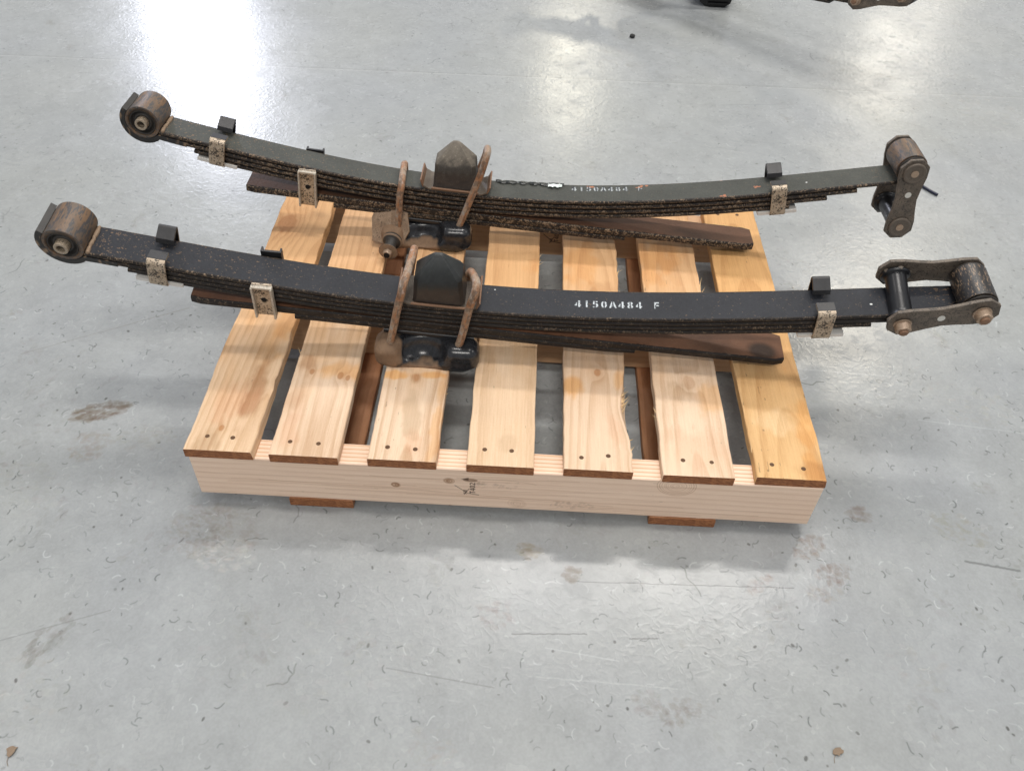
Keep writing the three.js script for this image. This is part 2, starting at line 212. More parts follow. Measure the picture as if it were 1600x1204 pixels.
const G = 0.018, HS = 0.090, BT = 0.0169, DEPTH = 0.695, DECK = G + HS + BT;
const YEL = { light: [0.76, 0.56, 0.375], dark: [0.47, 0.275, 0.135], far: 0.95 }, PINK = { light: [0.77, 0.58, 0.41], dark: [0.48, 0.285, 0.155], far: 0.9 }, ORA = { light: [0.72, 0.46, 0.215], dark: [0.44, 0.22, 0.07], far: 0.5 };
const BR = [0.62, 0.48, 0.36], GR = [0.72, 0.68, 0.62], OR = [0.98, 0.74, 0.42], PK = [0.95, 0.82, 0.76];
const BOARDS = [                                                // x0, x1, options (l runs from the front edge back)
  [0.0, 0.1030, { ...YEL, seed: 1, pa: 0.10, pb: 0.03, tb: 0.05, ring: 0.009, knots: [[0.045, 0.045, 0.004], [0.024, 0.575, 0.018]], stainsAndLit: [[0.075, 0.11, 0.022, 0.10, BR, 0.75], [0.03, 0.02, 0.03, 0.03, GR, 0.7], [0.05, 0.10, 0.04, 0.06, PK, 0.8], [0.09, 0.30, 0.03, 0.10, OR, 0.6]], waneR: (l) => (fbm(l * 30, 4, 4, 3) - 0.5) * 0.006 - 0.002, waneL: (l) => (fbm(l * 16, 9, 4, 3) - 0.5) * 0.005 }],
  [0.1262, 0.2275, { ...PINK, seed: 2, pa: 0.06, pb: 0.022, tb: -0.02, ring: 0.008, knots: [[0.028, 0.175, 0.004], [0.075, 0.17, 0.005], [0.088, 0.165, 0.004]], stainsAndLit: [[0.02, 0.19, 0.022, 0.035, BR, 0.7], [0.012, 0.11, 0.02, 0.05, BR, 0.45], [0.07, 0.18, 0.05, 0.025, OR, 0.7], [0.02, 0.06, 0.02, 0.06, PK, 0.6]] }],
  [0.2702, 0.3720, { ...PINK, seed: 3, pa: 0.055, pb: 0.10, ring: 0.005, contrast: 0.5, knots: [[0.052, 0.172, 0.0045]], stainsAndLit: [[0.02, 0.175, 0.03, 0.012, OR, 0.9], [0.085, 0.18, 0.03, 0.010, OR, 0.9], [0.055, 0.09, 0.02, 0.06, GR, 0.7], [0.095, 0.08, 0.012, 0.16, OR, 0.5], [0.06, 0.03, 0.02, 0.03, PK, 0.7]] }],
  [0.4157, 0.5142, { ...YEL, seed: 4, pa: 0.05, pb: 0.12, ring: 0.010, contrast: 0.28, blotch: 0.4, stainsAndLit: [[0.06, 0.045, 0.02, 0.02, GR, 0.35], [0.07, 0.56, 0.02, 0.05, GR, 0.4], [0.09, 0.47, 0.02, 0.03, OR, 0.4]] }],
  [0.5583, 0.6596, { ...PINK, seed: 5, pa: 0.052, pb: 0.016, tb: 0.045, ring: 0.010, knots: [[0.055, 0.205, 0.0055]], stainsAndLit: [[0.012, 0.17, 0.02, 0.04, OR, 0.85], [0.095, 0.19, 0.015, 0.03, OR, 0.6], [0.08, 0.09, 0.02, 0.05, PK, 0.6], [0.03, 0.50, 0.05, 0.09, OR, 0.5], [0.07, 0.42, 0.03, 0.03, BR, 0.35]], waneR: (l) => -0.012 * Math.exp(-(((l - 0.13) / 0.05) ** 2)) + (fbm(l * 60, 3, 7, 3) - 0.5) * 0.005 }],
  [0.7037, 0.8087, { ...PINK, seed: 6, pa: 0.05, pb: 0.019, tb: 0.04, ring: 0.012, contrast: 0.3, knots: [[0.058, 0.195, 0.010, 0.45]], stainsAndLit: [[0.04, 0.17, 0.03, 0.03, GR, 0.4], [0.09, 0.16, 0.03, 0.05, OR, 0.5], [0.03, 0.52, 0.06, 0.10, OR, 0.55], [0.05, 0.05, 0.06, 0.05, PK, 0.5]] }],
  [0.8412, 0.9462, { ...ORA, seed: 7, pa: 0.06, pb: 0.05, tb: 0.06, ring: 0.012, contrast: 0.3, blotch: 0.75, stainsAndLit: [[0.05, 0.11, 0.05, 0.03, [1.12, 1.25, 1.5], 0.8], [0.09, 0.08, 0.02, 0.14, OR, 0.6], [0.09, 0.02, 0.03, 0.02, BR, 0.45]], waneR: (l) => (l < 0.05 ? -(0.05 - l) * 0.05 : 0) }],
];
function makePallet() {
  const pal = tag(group('wooden_pallet'), 'pale pine pallet with seven spaced deck boards carrying the two leaf springs', 'pallet');
  const place = (name, w, t, len, o, x, y, zFront, along, m, em, paint) => {           // along 'z': l runs from the front backwards; along 'x': l runs to the right and a runs backwards
    const s = sawn(w, t, len, o), b = add(name, s.body, m ?? woodMat(w, t, len, o, paint), pal), M = new THREE.Matrix4();
    if (along === 'z') M.makeBasis(V(1, 0, 0), V(0, 1, 0), V(0, 0, -1)); else M.makeBasis(V(0, 0, -1), V(0, 1, 0), V(1, 0, 0));
    const flip = along === 'z' ? true : M.determinant() < 0;
    const fix = (g) => { g.applyMatrix4(M); if (flip) { const ix = g.index.array; for (let i = 0; i < ix.length; i += 3) { const q = ix[i]; ix[i] = ix[i + 1]; ix[i + 1] = q; } } g.computeVertexNormals(); };
    fix(s.body); s.caps.forEach(fix); b.position.set(x, y, zFront); s.caps.forEach((c) => add('end_grain', c, em, b)); return b;
  };
  // three stringers, on edge
  const pale = { light: [0.88, 0.675, 0.52], dark: [0.62, 0.40, 0.265], contrast: 0.24, blotch: 0.35, pb: 0.2, pa: 0.02, ring: 0.012, tw: 1536, th: 384, chamfer: 0.0014, wave: 0.0005 };
  const stamp = (lx) => (g, L, Sx) => {                            // faint ink stamp on the outer (front) face
    const w = 0.039, t = HS, y = (h) => Sx(2 * w + t + h), kx = L(0.001) - L(0), ky = Math.abs(y(0.001) - y(0));
    const tri = (x, h, s) => { g.beginPath(); g.moveTo(L(x - s), y(h)); g.lineTo(L(x + s * 0.8), y(h + s * 0.75)); g.lineTo(L(x + s * 0.8), y(h - s * 0.35)); g.closePath(); g.fill(); };
    g.fillStyle = 'rgba(40,30,24,0.72)'; tri(lx, 0.067, 0.0065); g.fillStyle = 'rgba(90,62,40,0.45)'; g.beginPath(); g.ellipse(L(lx + 0.008), y(0.066), 11 * kx, 4 * ky, 0, 0, 7); g.fill();
    const rot = (txt, x, h, size, a = 0.75) => { g.save(); g.translate(L(x), y(h)); g.scale(kx, ky); g.rotate(-Math.PI / 2); g.font = `bold ${size}px sans-serif`; g.textAlign = 'center'; g.fillStyle = `rgba(40,32,26,${a})`; g.fillText(txt, 0, 0); g.restore(); };
    rot('T402', lx + 0.015, 0.047, 12.5); rot('AB', lx + 0.003, 0.037, 8); rot('▪▪▪▪ ▪▪▪ ▪▪▪▪ ▪▪', lx + 0.029, 0.046, 5, 0.42);
    g.strokeStyle = 'rgba(40,32,26,0.75)'; g.lineWidth = 1.4; g.beginPath(); g.moveTo(L(lx - 0.016), y(0.052)); g.lineTo(L(lx + 0.004), y(0.034)); g.lineTo(L(lx + 0.021), y(0.031)); g.stroke(); g.beginPath(); g.moveTo(L(lx - 0.002), y(0.030)); g.lineTo(L(lx + 0.006), y(0.045)); g.stroke();
  };
  const KC = [0.47, 0.26, 0.13];
  const st = (seed, extra) => ({ ...pale, seed, knotColor: KC, ...extra });
  place('stringer', 0.039, HS, 0.940, st(21, { knots: [], stainsAndLit: [] }), 0.0035, G, 0, 'x', woodMat(0.039, HS, 0.940, st(21, {}), (g, L, Sx) => {
    stamp(0.410)(g, L, Sx);
    const w = 0.039, y = (h) => Sx(2 * w + HS + h);
    const knot = (x, h, r, a) => { for (let i = 0; i < 9; i++) { g.strokeStyle = `rgba(120,78,46,${a * rr(0.4, 1)})`; g.lineWidth = rr(0.8, 2); g.beginPath(); g.ellipse(L(x + rr(-0.001, 0.001)), y(h), (L(r) - L(0)) * (i + 0.5) / 7, Math.abs(y(r) - y(0)) * (i + 0.5) / 9, 0.1, 0, 7); g.stroke(); } };
    setSeed(5); knot(0.305, 0.046, 0.006, 0.7); knot(0.385, 0.062, 0.007, 0.6); knot(0.725, 0.078, 0.024, 0.32); knot(0.49, 0.014, 0.012, 0.25);
    for (let i = 0; i < 46; i++) { const h = rr(0.005, 0.085), x = rr(0, 0.8); g.strokeStyle = `rgba(132,92,62,${rr(0.08, 0.3)})`; g.lineWidth = rr(0.6, 1.6); g.beginPath(); g.moveTo(L(x), y(h)); g.bezierCurveTo(L(x + 0.05), y(h + rr(-0.006, 0.006)), L(x + 0.1), y(h + rr(-0.006, 0.006)), L(x + rr(0.1, 0.35)), y(h + rr(-0.01, 0.01))); g.stroke(); }
    for (let i = 0; i < 90; i++) { const q = rnd(), cx = q < 0.5 ? 0.44 : 0.56, ch = q < 0.5 ? 0.058 : 0.018; g.fillStyle = `rgba(88,66,50,${rr(0.02, 0.11)})`; g.beginPath(); g.ellipse(L(cx + rr(-0.02, 0.05)), y(ch + rr(-0.008, 0.008)), rr(2, 8), rr(1, 5), rr(-1.3, 0.3), 0, 7); g.fill(); }
    for (let i = 0; i < 5; i++) { const s = w * (0.15 + i * 0.19); g.strokeStyle = `rgba(178,128,84,0.5)`; g.lineWidth = 3; g.beginPath(); g.moveTo(0, Sx(s)); g.bezierCurveTo(L(0.3), Sx(s + 0.002), L(0.6), Sx(s - 0.002), L(0.95), Sx(s)); g.stroke(); }
  }), endPale);
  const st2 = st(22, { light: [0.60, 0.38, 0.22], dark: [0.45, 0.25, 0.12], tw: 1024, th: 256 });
  place('stringer', 0.039, HS, 0.940, st2, 0.0035, G, -0.330, 'x', woodMat(0.039, HS, 0.940, st2), endPale);
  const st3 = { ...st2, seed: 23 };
  place('stringer', 0.039, HS, 0.940, st3, 0.0035, G, -0.656, 'x', woodMat(0.039, HS, 0.940, st3, stamp(0.535)), endPale);
  // two ground boards
  for (const [i, x0, w] of [[0, 0.140, 0.098], [1, 0.700, 0.103]]) place('ground_board', w, G - 0.0006, DEPTH + 0.004, { light: [0.40, 0.185, 0.085], dark: [0.25, 0.095, 0.04], seed: 31 + i, pb: 0.03, ring: 0.009, tw: 512, th: 128, stainsAndLit: [[i ? 0.01 : 0.085, 0.1, 0.016, 0.3, [1.25, 1.4, 1.6], 0.9]] }, x0, 0.0003, 0.002, 'z', null, endMat);  // the paler strip paints light falling through the deck gap
  // seven deck boards with their nails and splinters
  const nail = new THREE.CylinderGeometry(0.0025, 0.0025, 0.0012, 12), ringG = new THREE.TorusGeometry(0.0029, 0.0008, 5, 14); ringG.rotateX(Math.PI / 2);
  const nd = mergeGeometries([nail, ringG]);
  BOARDS.forEach(([x0, x1, o], i) => {
    const w = x1 - x0, zf = [0.003, 0.0045, 0.003, 0.004, 0.002, 0.0035, -0.001][i];
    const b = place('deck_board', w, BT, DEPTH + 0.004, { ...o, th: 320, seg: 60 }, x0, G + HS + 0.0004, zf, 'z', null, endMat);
    setSeed(400 + i);
    for (const z of [-0.024, -0.352, -0.676]) for (const q of [0.27, 0.68]) { const n = add('nail', nd, nailMat, b); n.position.set(w * q + rr(-0.004, 0.004), BT - 0.0001, z - zf + rr(-0.004, 0.004)); }
    const tufts = { 4: [[1, -0.13, 12], [1, -0.16, 8], [1, -0.05, 3], [1, -0.40, 8], [1, -0.47, 4]], 2: [[1, -0.15, 3]], 5: [[0, -0.12, 4], [1, -0.43, 3]], 1: [[0, -0.195, 3]], 6: [[0, -0.06, 2]], 3: [[1, -0.5, 3]] }[i] ?? [];
    for (const [side, z, n] of tufts) for (let k = 0; k < n; k++) {
      const l = rr(0.006, 0.024), g = new THREE.ConeGeometry(rr(0.0005, 0.0012), l, 5); g.translate(0, l / 2, 0);
      const m = add('splinter', g, splintMat, b); m.position.set((side ? w : 0) + (side ? -1 : 1) * (i === 4 && side && z > -0.25 && z < -0.06 ? 0.009 : 0.001), BT * rr(0.4, 0.98), z - zf + rr(-0.016, 0.016)); m.rotation.set(rr(-2.3, -0.9), 0, (side ? -1 : 1) * rr(0.1, 0.75));
    }
  });
  return pal;
}
makePallet();

// ---------------------------------------------------------------- leaf springs
const speck = (x, y, s, lo, hi) => step(lo, hi, 0.55 * fbm(x * 1, y * 1, s, 3) + 0.45 * noise(x * 2.7, y * 2.7, s + 9));
// Texture bands of a leaf: rows 0..0.5 (from the top of the image) the upper face, 0.5..0.75 the edges, 0.75..1 the underside.
function leafTex(o, draw) {
  const L = 1.4;
  return canvasTex(2048, 256, (u, v) => {
    const x = u * L;
    if (v < 0.5) {
      const z = v * 2 * 0.06, d = o.dust(x), n = fbm(x * 30, z * 30, o.seed, 3) - 0.5, m = noise(x * 500, z * 500, o.seed + 4), k = speck(x * 260, z * 260, o.seed + 2, 0.80 - 0.13 * d, 0.86 - 0.13 * d) * (0.22 + 0.36 * d), w = speck(x * 420, z * 420, o.seed + 7, 0.86, 0.9) * 0.2;
      let c = o.top.map((t) => t * (1 + 0.35 * n + 0.25 * (m - 0.5)));
      if (o.topRust) { const q = o.topRust(x, z); c = c.map((t, i) => lerp(t, [0.175, 0.083, 0.046][i] * (0.75 + 0.5 * (n + 0.5) + 0.12 * m), q)); }
      c = c.map((t, i) => lerp(t, [0.24, 0.15, 0.085][i], k)); c = c.map((t, i) => lerp(t, 0.4, w * (o.fleck ?? 1)));
      const ed = Math.min(z, 0.06 - z); if (ed < 0.0035) { const q = step(0.58, 0.75, fbm(x * 130, z * 30, o.seed + 12, 2)) * (1 - ed / 0.0035); c = c.map((t, i) => lerp(t, i ? 0.008 : 0.01, q * 0.7)); }
      return c;
    }
    if (v < 0.75) { const y = (v - 0.5) * 4, d = o.edge(x), k = speck(x * 330, y * 5.5, o.seed + 31, 0.66 - 0.15 * d, 0.74 - 0.15 * d) * (0.3 + 0.7 * noise(x * 600, y * 9, 3)) * (0.6 + 0.8 * noise(x * 25, y, o.seed + 37)); const e = 0.55 * step(0.80, 0.92, y) * step(0.42, 0.62, fbm(x * 90, 3, o.seed + 44, 3)) * (0.4 + 0.6 * d), q = Math.max(k * d, e), bb = 0.6 + 0.9 * fbm(x * 60, y * 2, o.seed + 55, 2); return [lerp(0.021 * bb, 0.30, q), lerp(0.018 * bb, 0.215, q), lerp(0.0165 * bb, 0.14, q)]; }  // e: tan line on the lower corner, an edge highlight put into the colour
    const n = fbm(x * 40, v * 20, o.seed + 50, 3); return [0.02 * n, 0.017 * n, 0.015 * n];
  }, draw);
}
const TX = (x) => (x + 0.55) / 1.4;                              // local x of a leaf -> u
const CHARS = [...'4150A484', ' ', 'F'];
function stencil(x0, x1, zc, wear) {
  return (g, W) => {
    setSeed(9 + wear * 10); const pitch = (TX(x1) - TX(x0)) * W / 9.7, cy = (zc + 0.03) / 0.06 * 128;
    CHARS.forEach((c, i) => {
      if (c === ' ') return;
      const cx = TX(x0) * W + pitch * (i + 0.36);
      g.save(); g.translate(cx, cy); g.scale(0.60, 1.02); g.font = 'bold 44px sans-serif'; g.textAlign = 'center'; g.textBaseline = 'middle';
      g.fillStyle = `rgba(205,212,216,${0.92 - wear * 0.25})`; if (c === '1') g.fillRect(-3.5, -15, 7, 33); else g.fillText(c, 0, 2);
      g.fillStyle = 'rgba(46,48,54,1)'; const slit = { 4: [[-4, -20, 4.5, 40]], 5: [[-3, -20, 4, 40]], 0: [[-2.2, -22, 4.6, 46]], A: [[-2, -22, 4.4, 46]], 8: [[-2, -22, 4, 46]], F: [[-5, 0, 4, 20]] }[c] ?? [];
      for (const q of slit) g.fillRect(...q);
      g.restore();
      for (let k = 0; k < 10 + wear * 26; k++) { g.fillStyle = 'rgba(50,52,57,0.9)'; g.beginPath(); g.ellipse(cx + rr(-8, 8), cy + rr(-18, 18), rr(0.4, 1.3), rr(0.6, 2.6), 0, 0, 7); g.fill(); }
    });
  };
}
const edgeL = (a, b) => (x) => clamp(lerp(a, b, x / 1.4) + 0.35 * (fbm(x * 14, 2, 8, 2) - 0.5));
function leafMats(front) {
  const dot = (g, W, x, z, r = 3, col = '225,228,226') => { g.fillStyle = `rgba(${col},0.95)`; g.beginPath(); g.ellipse(TX(x) * W, (z + 0.03) / 0.06 * 128, r, r * 1.3, 0, 0, 7); g.fill(); };
  const rustEnds = (x) => Math.max(step(0.10, 0.0, x), step(1.24, 1.33, x));
  const mk = (o, draw, rough = 0.56) => new THREE.MeshPhysicalMaterial({ map: leafTex(o, draw), roughness: rough, metalness: 0, specularIntensity: 0.42, bumpMap: leafBump, bumpScale: 0.00025 });
  const top = front ? [0.0215, 0.0235, 0.029] : [0.058, 0.061, 0.054];
  return {
    main: mk({ seed: front ? 3 : 13, top, dust: (x) => (front ? 0.5 + 0.35 * (1 - step(0.1, 0.6, x)) : 0.42 + 0.5 * (1 - step(0.1, 0.75, x))) + 0.5 * rustEnds(x), edge: front ? edgeL(0.7, 0.3) : edgeL(0.85, 0.7), fleck: front ? 0.8 : 0.5 }, (g, W) => {
      (front ? stencil(0.212, 0.344, -0.001, 0) : stencil(0.210, 0.341, -0.017, 0.7))(g, W);
      if (front) { dot(g, W, 0.662, 0.006); dot(g, W, 0.085, -0.022, 2); } else { dot(g, W, 0.63, 0.004, 2.6); setSeed(3); for (const [x, z] of [[0.335, -0.022], [0.345, -0.026], [0.245, -0.026], [0.545, 0.004], [0.48, 0.027]]) for (let i = 0; i < 7; i++) dot(g, W, x + rr(-0.006, 0.006), z + rr(-0.003, 0.003), rr(1, 4), '168,110,82'); }
    }),
    leaf: mk({ seed: front ? 5 : 15, top: [0.02, 0.017, 0.015], dust: () => 0.4, edge: front ? edgeL(0.62, 0.22) : edgeL(1.0, 0.75) }),
    helper: mk({ seed: front ? 6 : 16, top: [0.030, 0.018, 0.012], topRust: (x, z) => clamp(0.9 - 0.55 * step(0.5, 0.8, fbm(x * 7, z * 14, 77, 3)) - (front ? 0.8 * step(0.025, 0.012, Math.hypot((x - 1.075) * 0.8, z - 0.045)) : 0.1)), dust: () => 0.2, edge: front ? edgeL(0.4, 0.2) : edgeL(0.95, 1.0) }, null, 0.5),
  };
}
const leafBump = pixelTex(512, 256, (u, v) => { const h = 0.5 * noise(u * 200, v * 40, 3) + 0.5 * noise(u * 90, v * 18, 6); return [h, h, h]; }, false, 4, 1);

function leafGeo(f, x0, x1, top, t, o = {}) {                     // f(x): reference curve; top: offset of the upper face
  const N = o.n ?? 64, w = 0.06, r = Math.min(0.0032, t * 0.42), sec = [], K = 4;
  sec.push([-w / 2 + r, 0, 0, 1, 1], [0, 0, 0, 1, 0.75], [w / 2 - r, 0, 0, 1, 0.5]);
  for (let k = 0; k <= K; k++) { const a = Math.PI / 2 * (1 - k / K); sec.push([w / 2 - r + r * Math.cos(a), -r + r * Math.sin(a), Math.cos(a), Math.sin(a), 0.5 - 0.06 * k / K]); }
  for (let k = 0; k <= K; k++) { const a = -Math.PI / 2 * k / K; sec.push([w / 2 - r + r * Math.cos(a), -t + r + r * Math.sin(a), Math.cos(a), Math.sin(a), 0.32 - 0.06 * k / K]); }
  sec.push([w / 2 - r, -t, 0, -1, 0.25], [-w / 2 + r, -t, 0, -1, 0.01]);
  for (let k = 0; k <= K; k++) { const a = -Math.PI / 2 * (1 - k / K); sec.push([-w / 2 + r - r * Math.cos(a), -t + r + r * Math.sin(a), -Math.cos(a), Math.sin(a), 0.26 + 0.06 * k / K]); }
  for (let k = 0; k <= K; k++) { const a = Math.PI / 2 * k / K; sec.push([-w / 2 + r - r * Math.cos(a), -r + r * Math.sin(a), -Math.cos(a), Math.sin(a), 0.44 + 0.06 * k / K]); }
  const M = sec.length, pos = [], nor = [], uv = [], idx = [];
  for (let i = 0; i <= N; i++) {
    const s = i / N, x = lerp(x0, x1, s), e = 1e-4, d = (f(x + e) - f(x - e)) / (2 * e), q = Math.hypot(1, d), nx = -d / q, ny = 1 / q, y = f(x) + (o.off ? o.off(x) : 0);
    const ws = o.width ? o.width(x) : 1, ts = o.thick ? o.thick(x) : 1;
    for (const [z, h, nz, nh, v] of sec) { const hh = top + h * ts; pos.push(x + nx * hh, y + ny * hh, z * ws); nor.push(nx * nh, ny * nh, nz); uv.push((x + 0.55 + (o.shift ?? 0)) / 1.4, v); }
  }
  for (let i = 0; i < N; i++) for (let j = 0; j < M; j++) { const a = i * M + j, b = i * M + (j + 1) % M, c = a + M, d = b + M; if (j === M - 1) continue; idx.push(a, b, c, b, d, c); }
  for (const [i, sgn] of [[0, -1], [N, 1]]) { const c = pos.length / 3; for (let j = 0; j < M; j++) { const k = (i * M + j) * 3; pos.push(pos[k], pos[k + 1], pos[k + 2]); nor.push(sgn, 0, 0); uv.push(uv[(i * M + j) * 2], 0.26 + 0.2 * (j / M)); } for (let j = 1; j < M - 1; j++) idx.push(c, c + (sgn < 0 ? j + 1 : j), c + (sgn < 0 ? j : j + 1)); }
  const g = new THREE.BufferGeometry(); g.setAttribute('position', new THREE.Float32BufferAttribute(pos, 3)); g.setAttribute('normal', new THREE.Float32BufferAttribute(nor, 3)); g.setAttribute('uv', new THREE.Float32BufferAttribute(uv, 2)); g.setIndex(idx); return g;
}
// strap: a path in (z, y) given thickness, extruded along x by `width`
function strapGeo(path, th, width, bevel = 0.0006) {
  const P = path.map(([z, y]) => new THREE.Vector2(-z, y)), L = [], R = [];
  P.forEach((p, i) => { const a = P[Math.max(0, i - 1)], b = P[Math.min(P.length - 1, i + 1)], d = b.clone().sub(a).normalize(), n = new THREE.Vector2(-d.y, d.x).multiplyScalar(th / 2); L.push(p.clone().add(n)); R.push(p.clone().sub(n)); });
  const s = new THREE.Shape([...L, ...R.reverse()]), g = new THREE.ExtrudeGeometry(s, { depth: width - 2 * bevel, bevelEnabled: true, bevelSize: bevel, bevelThickness: bevel, bevelSegments: 2, steps: 1 });
  g.translate(0, 0, -width / 2 + bevel); g.rotateY(Math.PI / 2); return g;
}
const arc = (cz, cy, r, a0, a1, n = 5) => Array.from({ length: n + 1 }, (_, i) => { const a = (a0 + (a1 - a0) * i / n) * Math.PI / 180; return [cz + r * Math.cos(a), cy + r * Math.sin(a)]; });
const tube = (pts, r, seg = 60, curve) => new THREE.TubeGeometry(curve ?? new THREE.CatmullRomCurve3(pts, false, 'centripetal'), seg, r, 14, false);
const cylZ = (r, len, seg = 32, z = 0) => { const g = new THREE.CylinderGeometry(r, r, len, seg); g.rotateX(Math.PI / 2); g.translate(0, 0, z); return g; };
const latheZ = (pts, seg = 36) => { const g = new THREE.LatheGeometry(pts.map(([r, y]) => new THREE.Vector2(r, y)), seg); g.rotateX(Math.PI / 2); return g; };

// blotchy metal finishes (uv in metres -> repeat 10 per metre)
function blotch(a, b, c, s, lo = 0.45, hi = 0.6, size = 256, k = 1) { return pixelTex(size, size, (u, v) => { const n = fbm(u * 10 * k, v * 10 * k, s, 4), m = speck(u * 46 * k, v * 46 * k, s + 5, lo, hi), q = noise(u * 120, v * 120, s + 9); return [0, 1, 2].map((i) => lerp(lerp(a[i], b[i], clamp(n * 1.6 - 0.3)), c[i], m * 0.85) * (0.8 + 0.4 * q)); }); }
const rep = (t, x, y = x) => { const c = t.clone(); c.repeat.set(x, y); c.needsUpdate = true; return c; };
const T_CLIP = blotch([0.52, 0.44, 0.34], [0.38, 0.29, 0.20], [0.016, 0.014, 0.013], 200, 0.555, 0.60, 256, 0.42), T_RUST = blotch([0.25, 0.155, 0.095], [0.19, 0.09, 0.045], [0.06, 0.045, 0.035], 210, 0.64, 0.72), T_DUST = blotch([0.165, 0.130, 0.098], [0.085, 0.070, 0.055], [0.025, 0.02, 0.018], 220, 0.6, 0.68), T_EYE = blotch([0.070, 0.062, 0.054], [0.19, 0.105, 0.05], [0.040, 0.043, 0.048], 230, 0.52, 0.60, 256, 0.55), T_BLACK = blotch([0.020, 0.020, 0.022], [0.012, 0.012, 0.013], [0.12, 0.08, 0.05], 240, 0.76, 0.82), T_FLECK = blotch([0.022, 0.02, 0.019], [0.014, 0.013, 0.013], [0.27, 0.18, 0.11], 250, 0.60, 0.66);
const M = {
  clip: std({ map: rep(T_CLIP, 14), roughness: 0.42, metalness: 0.25 }), clipDark: std({ map: rep(T_BLACK, 12), roughness: 0.45 }), clipPale: std({ map: rep(blotch([0.50, 0.46, 0.39], [0.40, 0.35, 0.28], [0.05, 0.045, 0.04], 260, 0.66, 0.72), 12), roughness: 0.42, metalness: 0.2 }),
  rust: std({ map: pixelTex(512, 64, (u, v) => { const n = fbm(u * 26, v * 3, 5, 4), k = step(0.60, 0.70, fbm(u * 34, v * 4, 8, 3)), p = step(0.66, 0.76, fbm(u * 60, v * 5, 14, 3)), q = noise(u * 420, v * 40, 3); return [0, 1, 2].map((i) => lerp(lerp(lerp([0.30, 0.235, 0.175][i], [0.30, 0.14, 0.065][i], clamp(n * 2.2 - 0.6)), [0.06, 0.048, 0.038][i], k * 0.5), 0.40, p * 0.35) * (0.7 + 0.6 * q)); }), roughness: 0.6, bumpMap: pixelTex(256, 64, (u, v) => { const h = fbm(u * 90, v * 8, 3, 3); return [h, h, h]; }, false), bumpScale: 0.0008 }), eye: std({ map: rep(T_EYE, 2, 1), roughness: 0.5 }), eyeDark: std({ map: rep(T_FLECK, 2, 1), roughness: 0.42 }), black: std({ map: rep(T_BLACK, 8), roughness: 0.36 }),
  rubber: std({ map: rep(blotch([0.022, 0.021, 0.020], [0.045, 0.037, 0.030], [0.016, 0.017, 0.018], 270, 0.6, 0.7), 8), roughness: 0.6 }), plate: std({ map: rep(T_DUST, 9), roughness: 0.6 }), plateEdge: std({ map: rep(T_RUST, 12), roughness: 0.65 }), pad: std({ color: 0xcfccc6, roughness: 0.5 }), bolt: std({ map: rep(blotch([0.42, 0.32, 0.24], [0.34, 0.24, 0.16], [0.14, 0.075, 0.045], 280, 0.62, 0.7), 2), roughness: 0.5, metalness: 0.2 }),
  sleeve: std({ color: 0x17181b, roughness: 0.34 }), hole: std({ color: 0x0a0807, roughness: 0.9 }), mark: std({ color: 0xcac8c0, roughness: 0.7 }), tan: std({ map: rep(blotch([0.30, 0.215, 0.145], [0.20, 0.13, 0.08], [0.08, 0.05, 0.035], 290, 0.66, 0.74), 6), roughness: 0.75 }),
};
// dust -> colour and gloss ramps for the saddle (u = dust)
const SAD = std({ map: pixelTex(256, 128, (u, v) => { const n = noise(u * 3, v * 9, 3); return u < 0.5 ? [0.014, 0.0148, 0.017].map((c) => c * (0.7 + 0.8 * n) + (n > 0.72 ? 0.03 * (n - 0.72) : 0)) : [0, 1, 2].map((i) => lerp([0.03, 0.026, 0.022][i], [0.20, 0.125, 0.075][i], clamp((u - 0.5) * 2.4)) * (0.7 + 0.6 * n)); }), roughnessMap: pixelTex(64, 4, (u) => [0, lerp(0.24, 0.85, step(0.35, 0.65, u)), 0], false), roughness: 1 });
SAD.map.wrapS = THREE.ClampToEdgeWrapping; SAD.roughnessMap.wrapS = THREE.ClampToEdgeWrapping;

// a smooth implicit body; sdf in metres inside a cube of half-size h about c
function blob(sdf, c, h, res) {
  const mc = new MarchingCubes(res, new THREE.MeshStandardMaterial(), false, false, 60000); mc.isolation = 0; const hs = res / 2;
  for (let k = 0; k < res; k++) for (let j = 0; j < res; j++) for (let i = 0; i < res; i++) mc.field[i + res * j + res * res * k] = -sdf(c[0] + (i - hs) / hs * h, c[1] + (j - hs) / hs * h, c[2] + (k - hs) / hs * h) / h;
  mc.update(); const n = mc.count, g = new THREE.BufferGeometry(), p = new Float32Array(n * 3), q = new Float32Array(n * 3);
  for (let i = 0; i < n * 3; i++) { p[i] = mc.positionArray[i] * h + c[i % 3]; q[i] = mc.normalArray[i]; }
  g.setAttribute('position', new THREE.BufferAttribute(p, 3)); g.setAttribute('normal', new THREE.BufferAttribute(q, 3)); return g;
}
const smin = (a, b, k) => { const h = Math.max(k - Math.abs(a - b), 0) / k; return Math.min(a, b) - h * h * k / 4; };
const cap3 = (x, y, z, a, b, r) => { const dx = b[0] - a[0], dy = b[1] - a[1], dz = b[2] - a[2], t = clamp(((x - a[0]) * dx + (y - a[1]) * dy + (z - a[2]) * dz) / (dx * dx + dy * dy + dz * dz)); return Math.hypot(x - a[0] - dx * t, y - a[1] - dy * t, z - a[2] - dz * t) - r; };
const box3 = (x, y, z, c, h, r) => { const a = Math.abs(x - c[0]) - h[0] + r, b = Math.abs(y - c[1]) - h[1] + r, d = Math.abs(z - c[2]) - h[2] + r; return Math.hypot(Math.max(a, 0), Math.max(b, 0), Math.max(d, 0)) + Math.min(Math.max(a, b, d), 0) - r; };
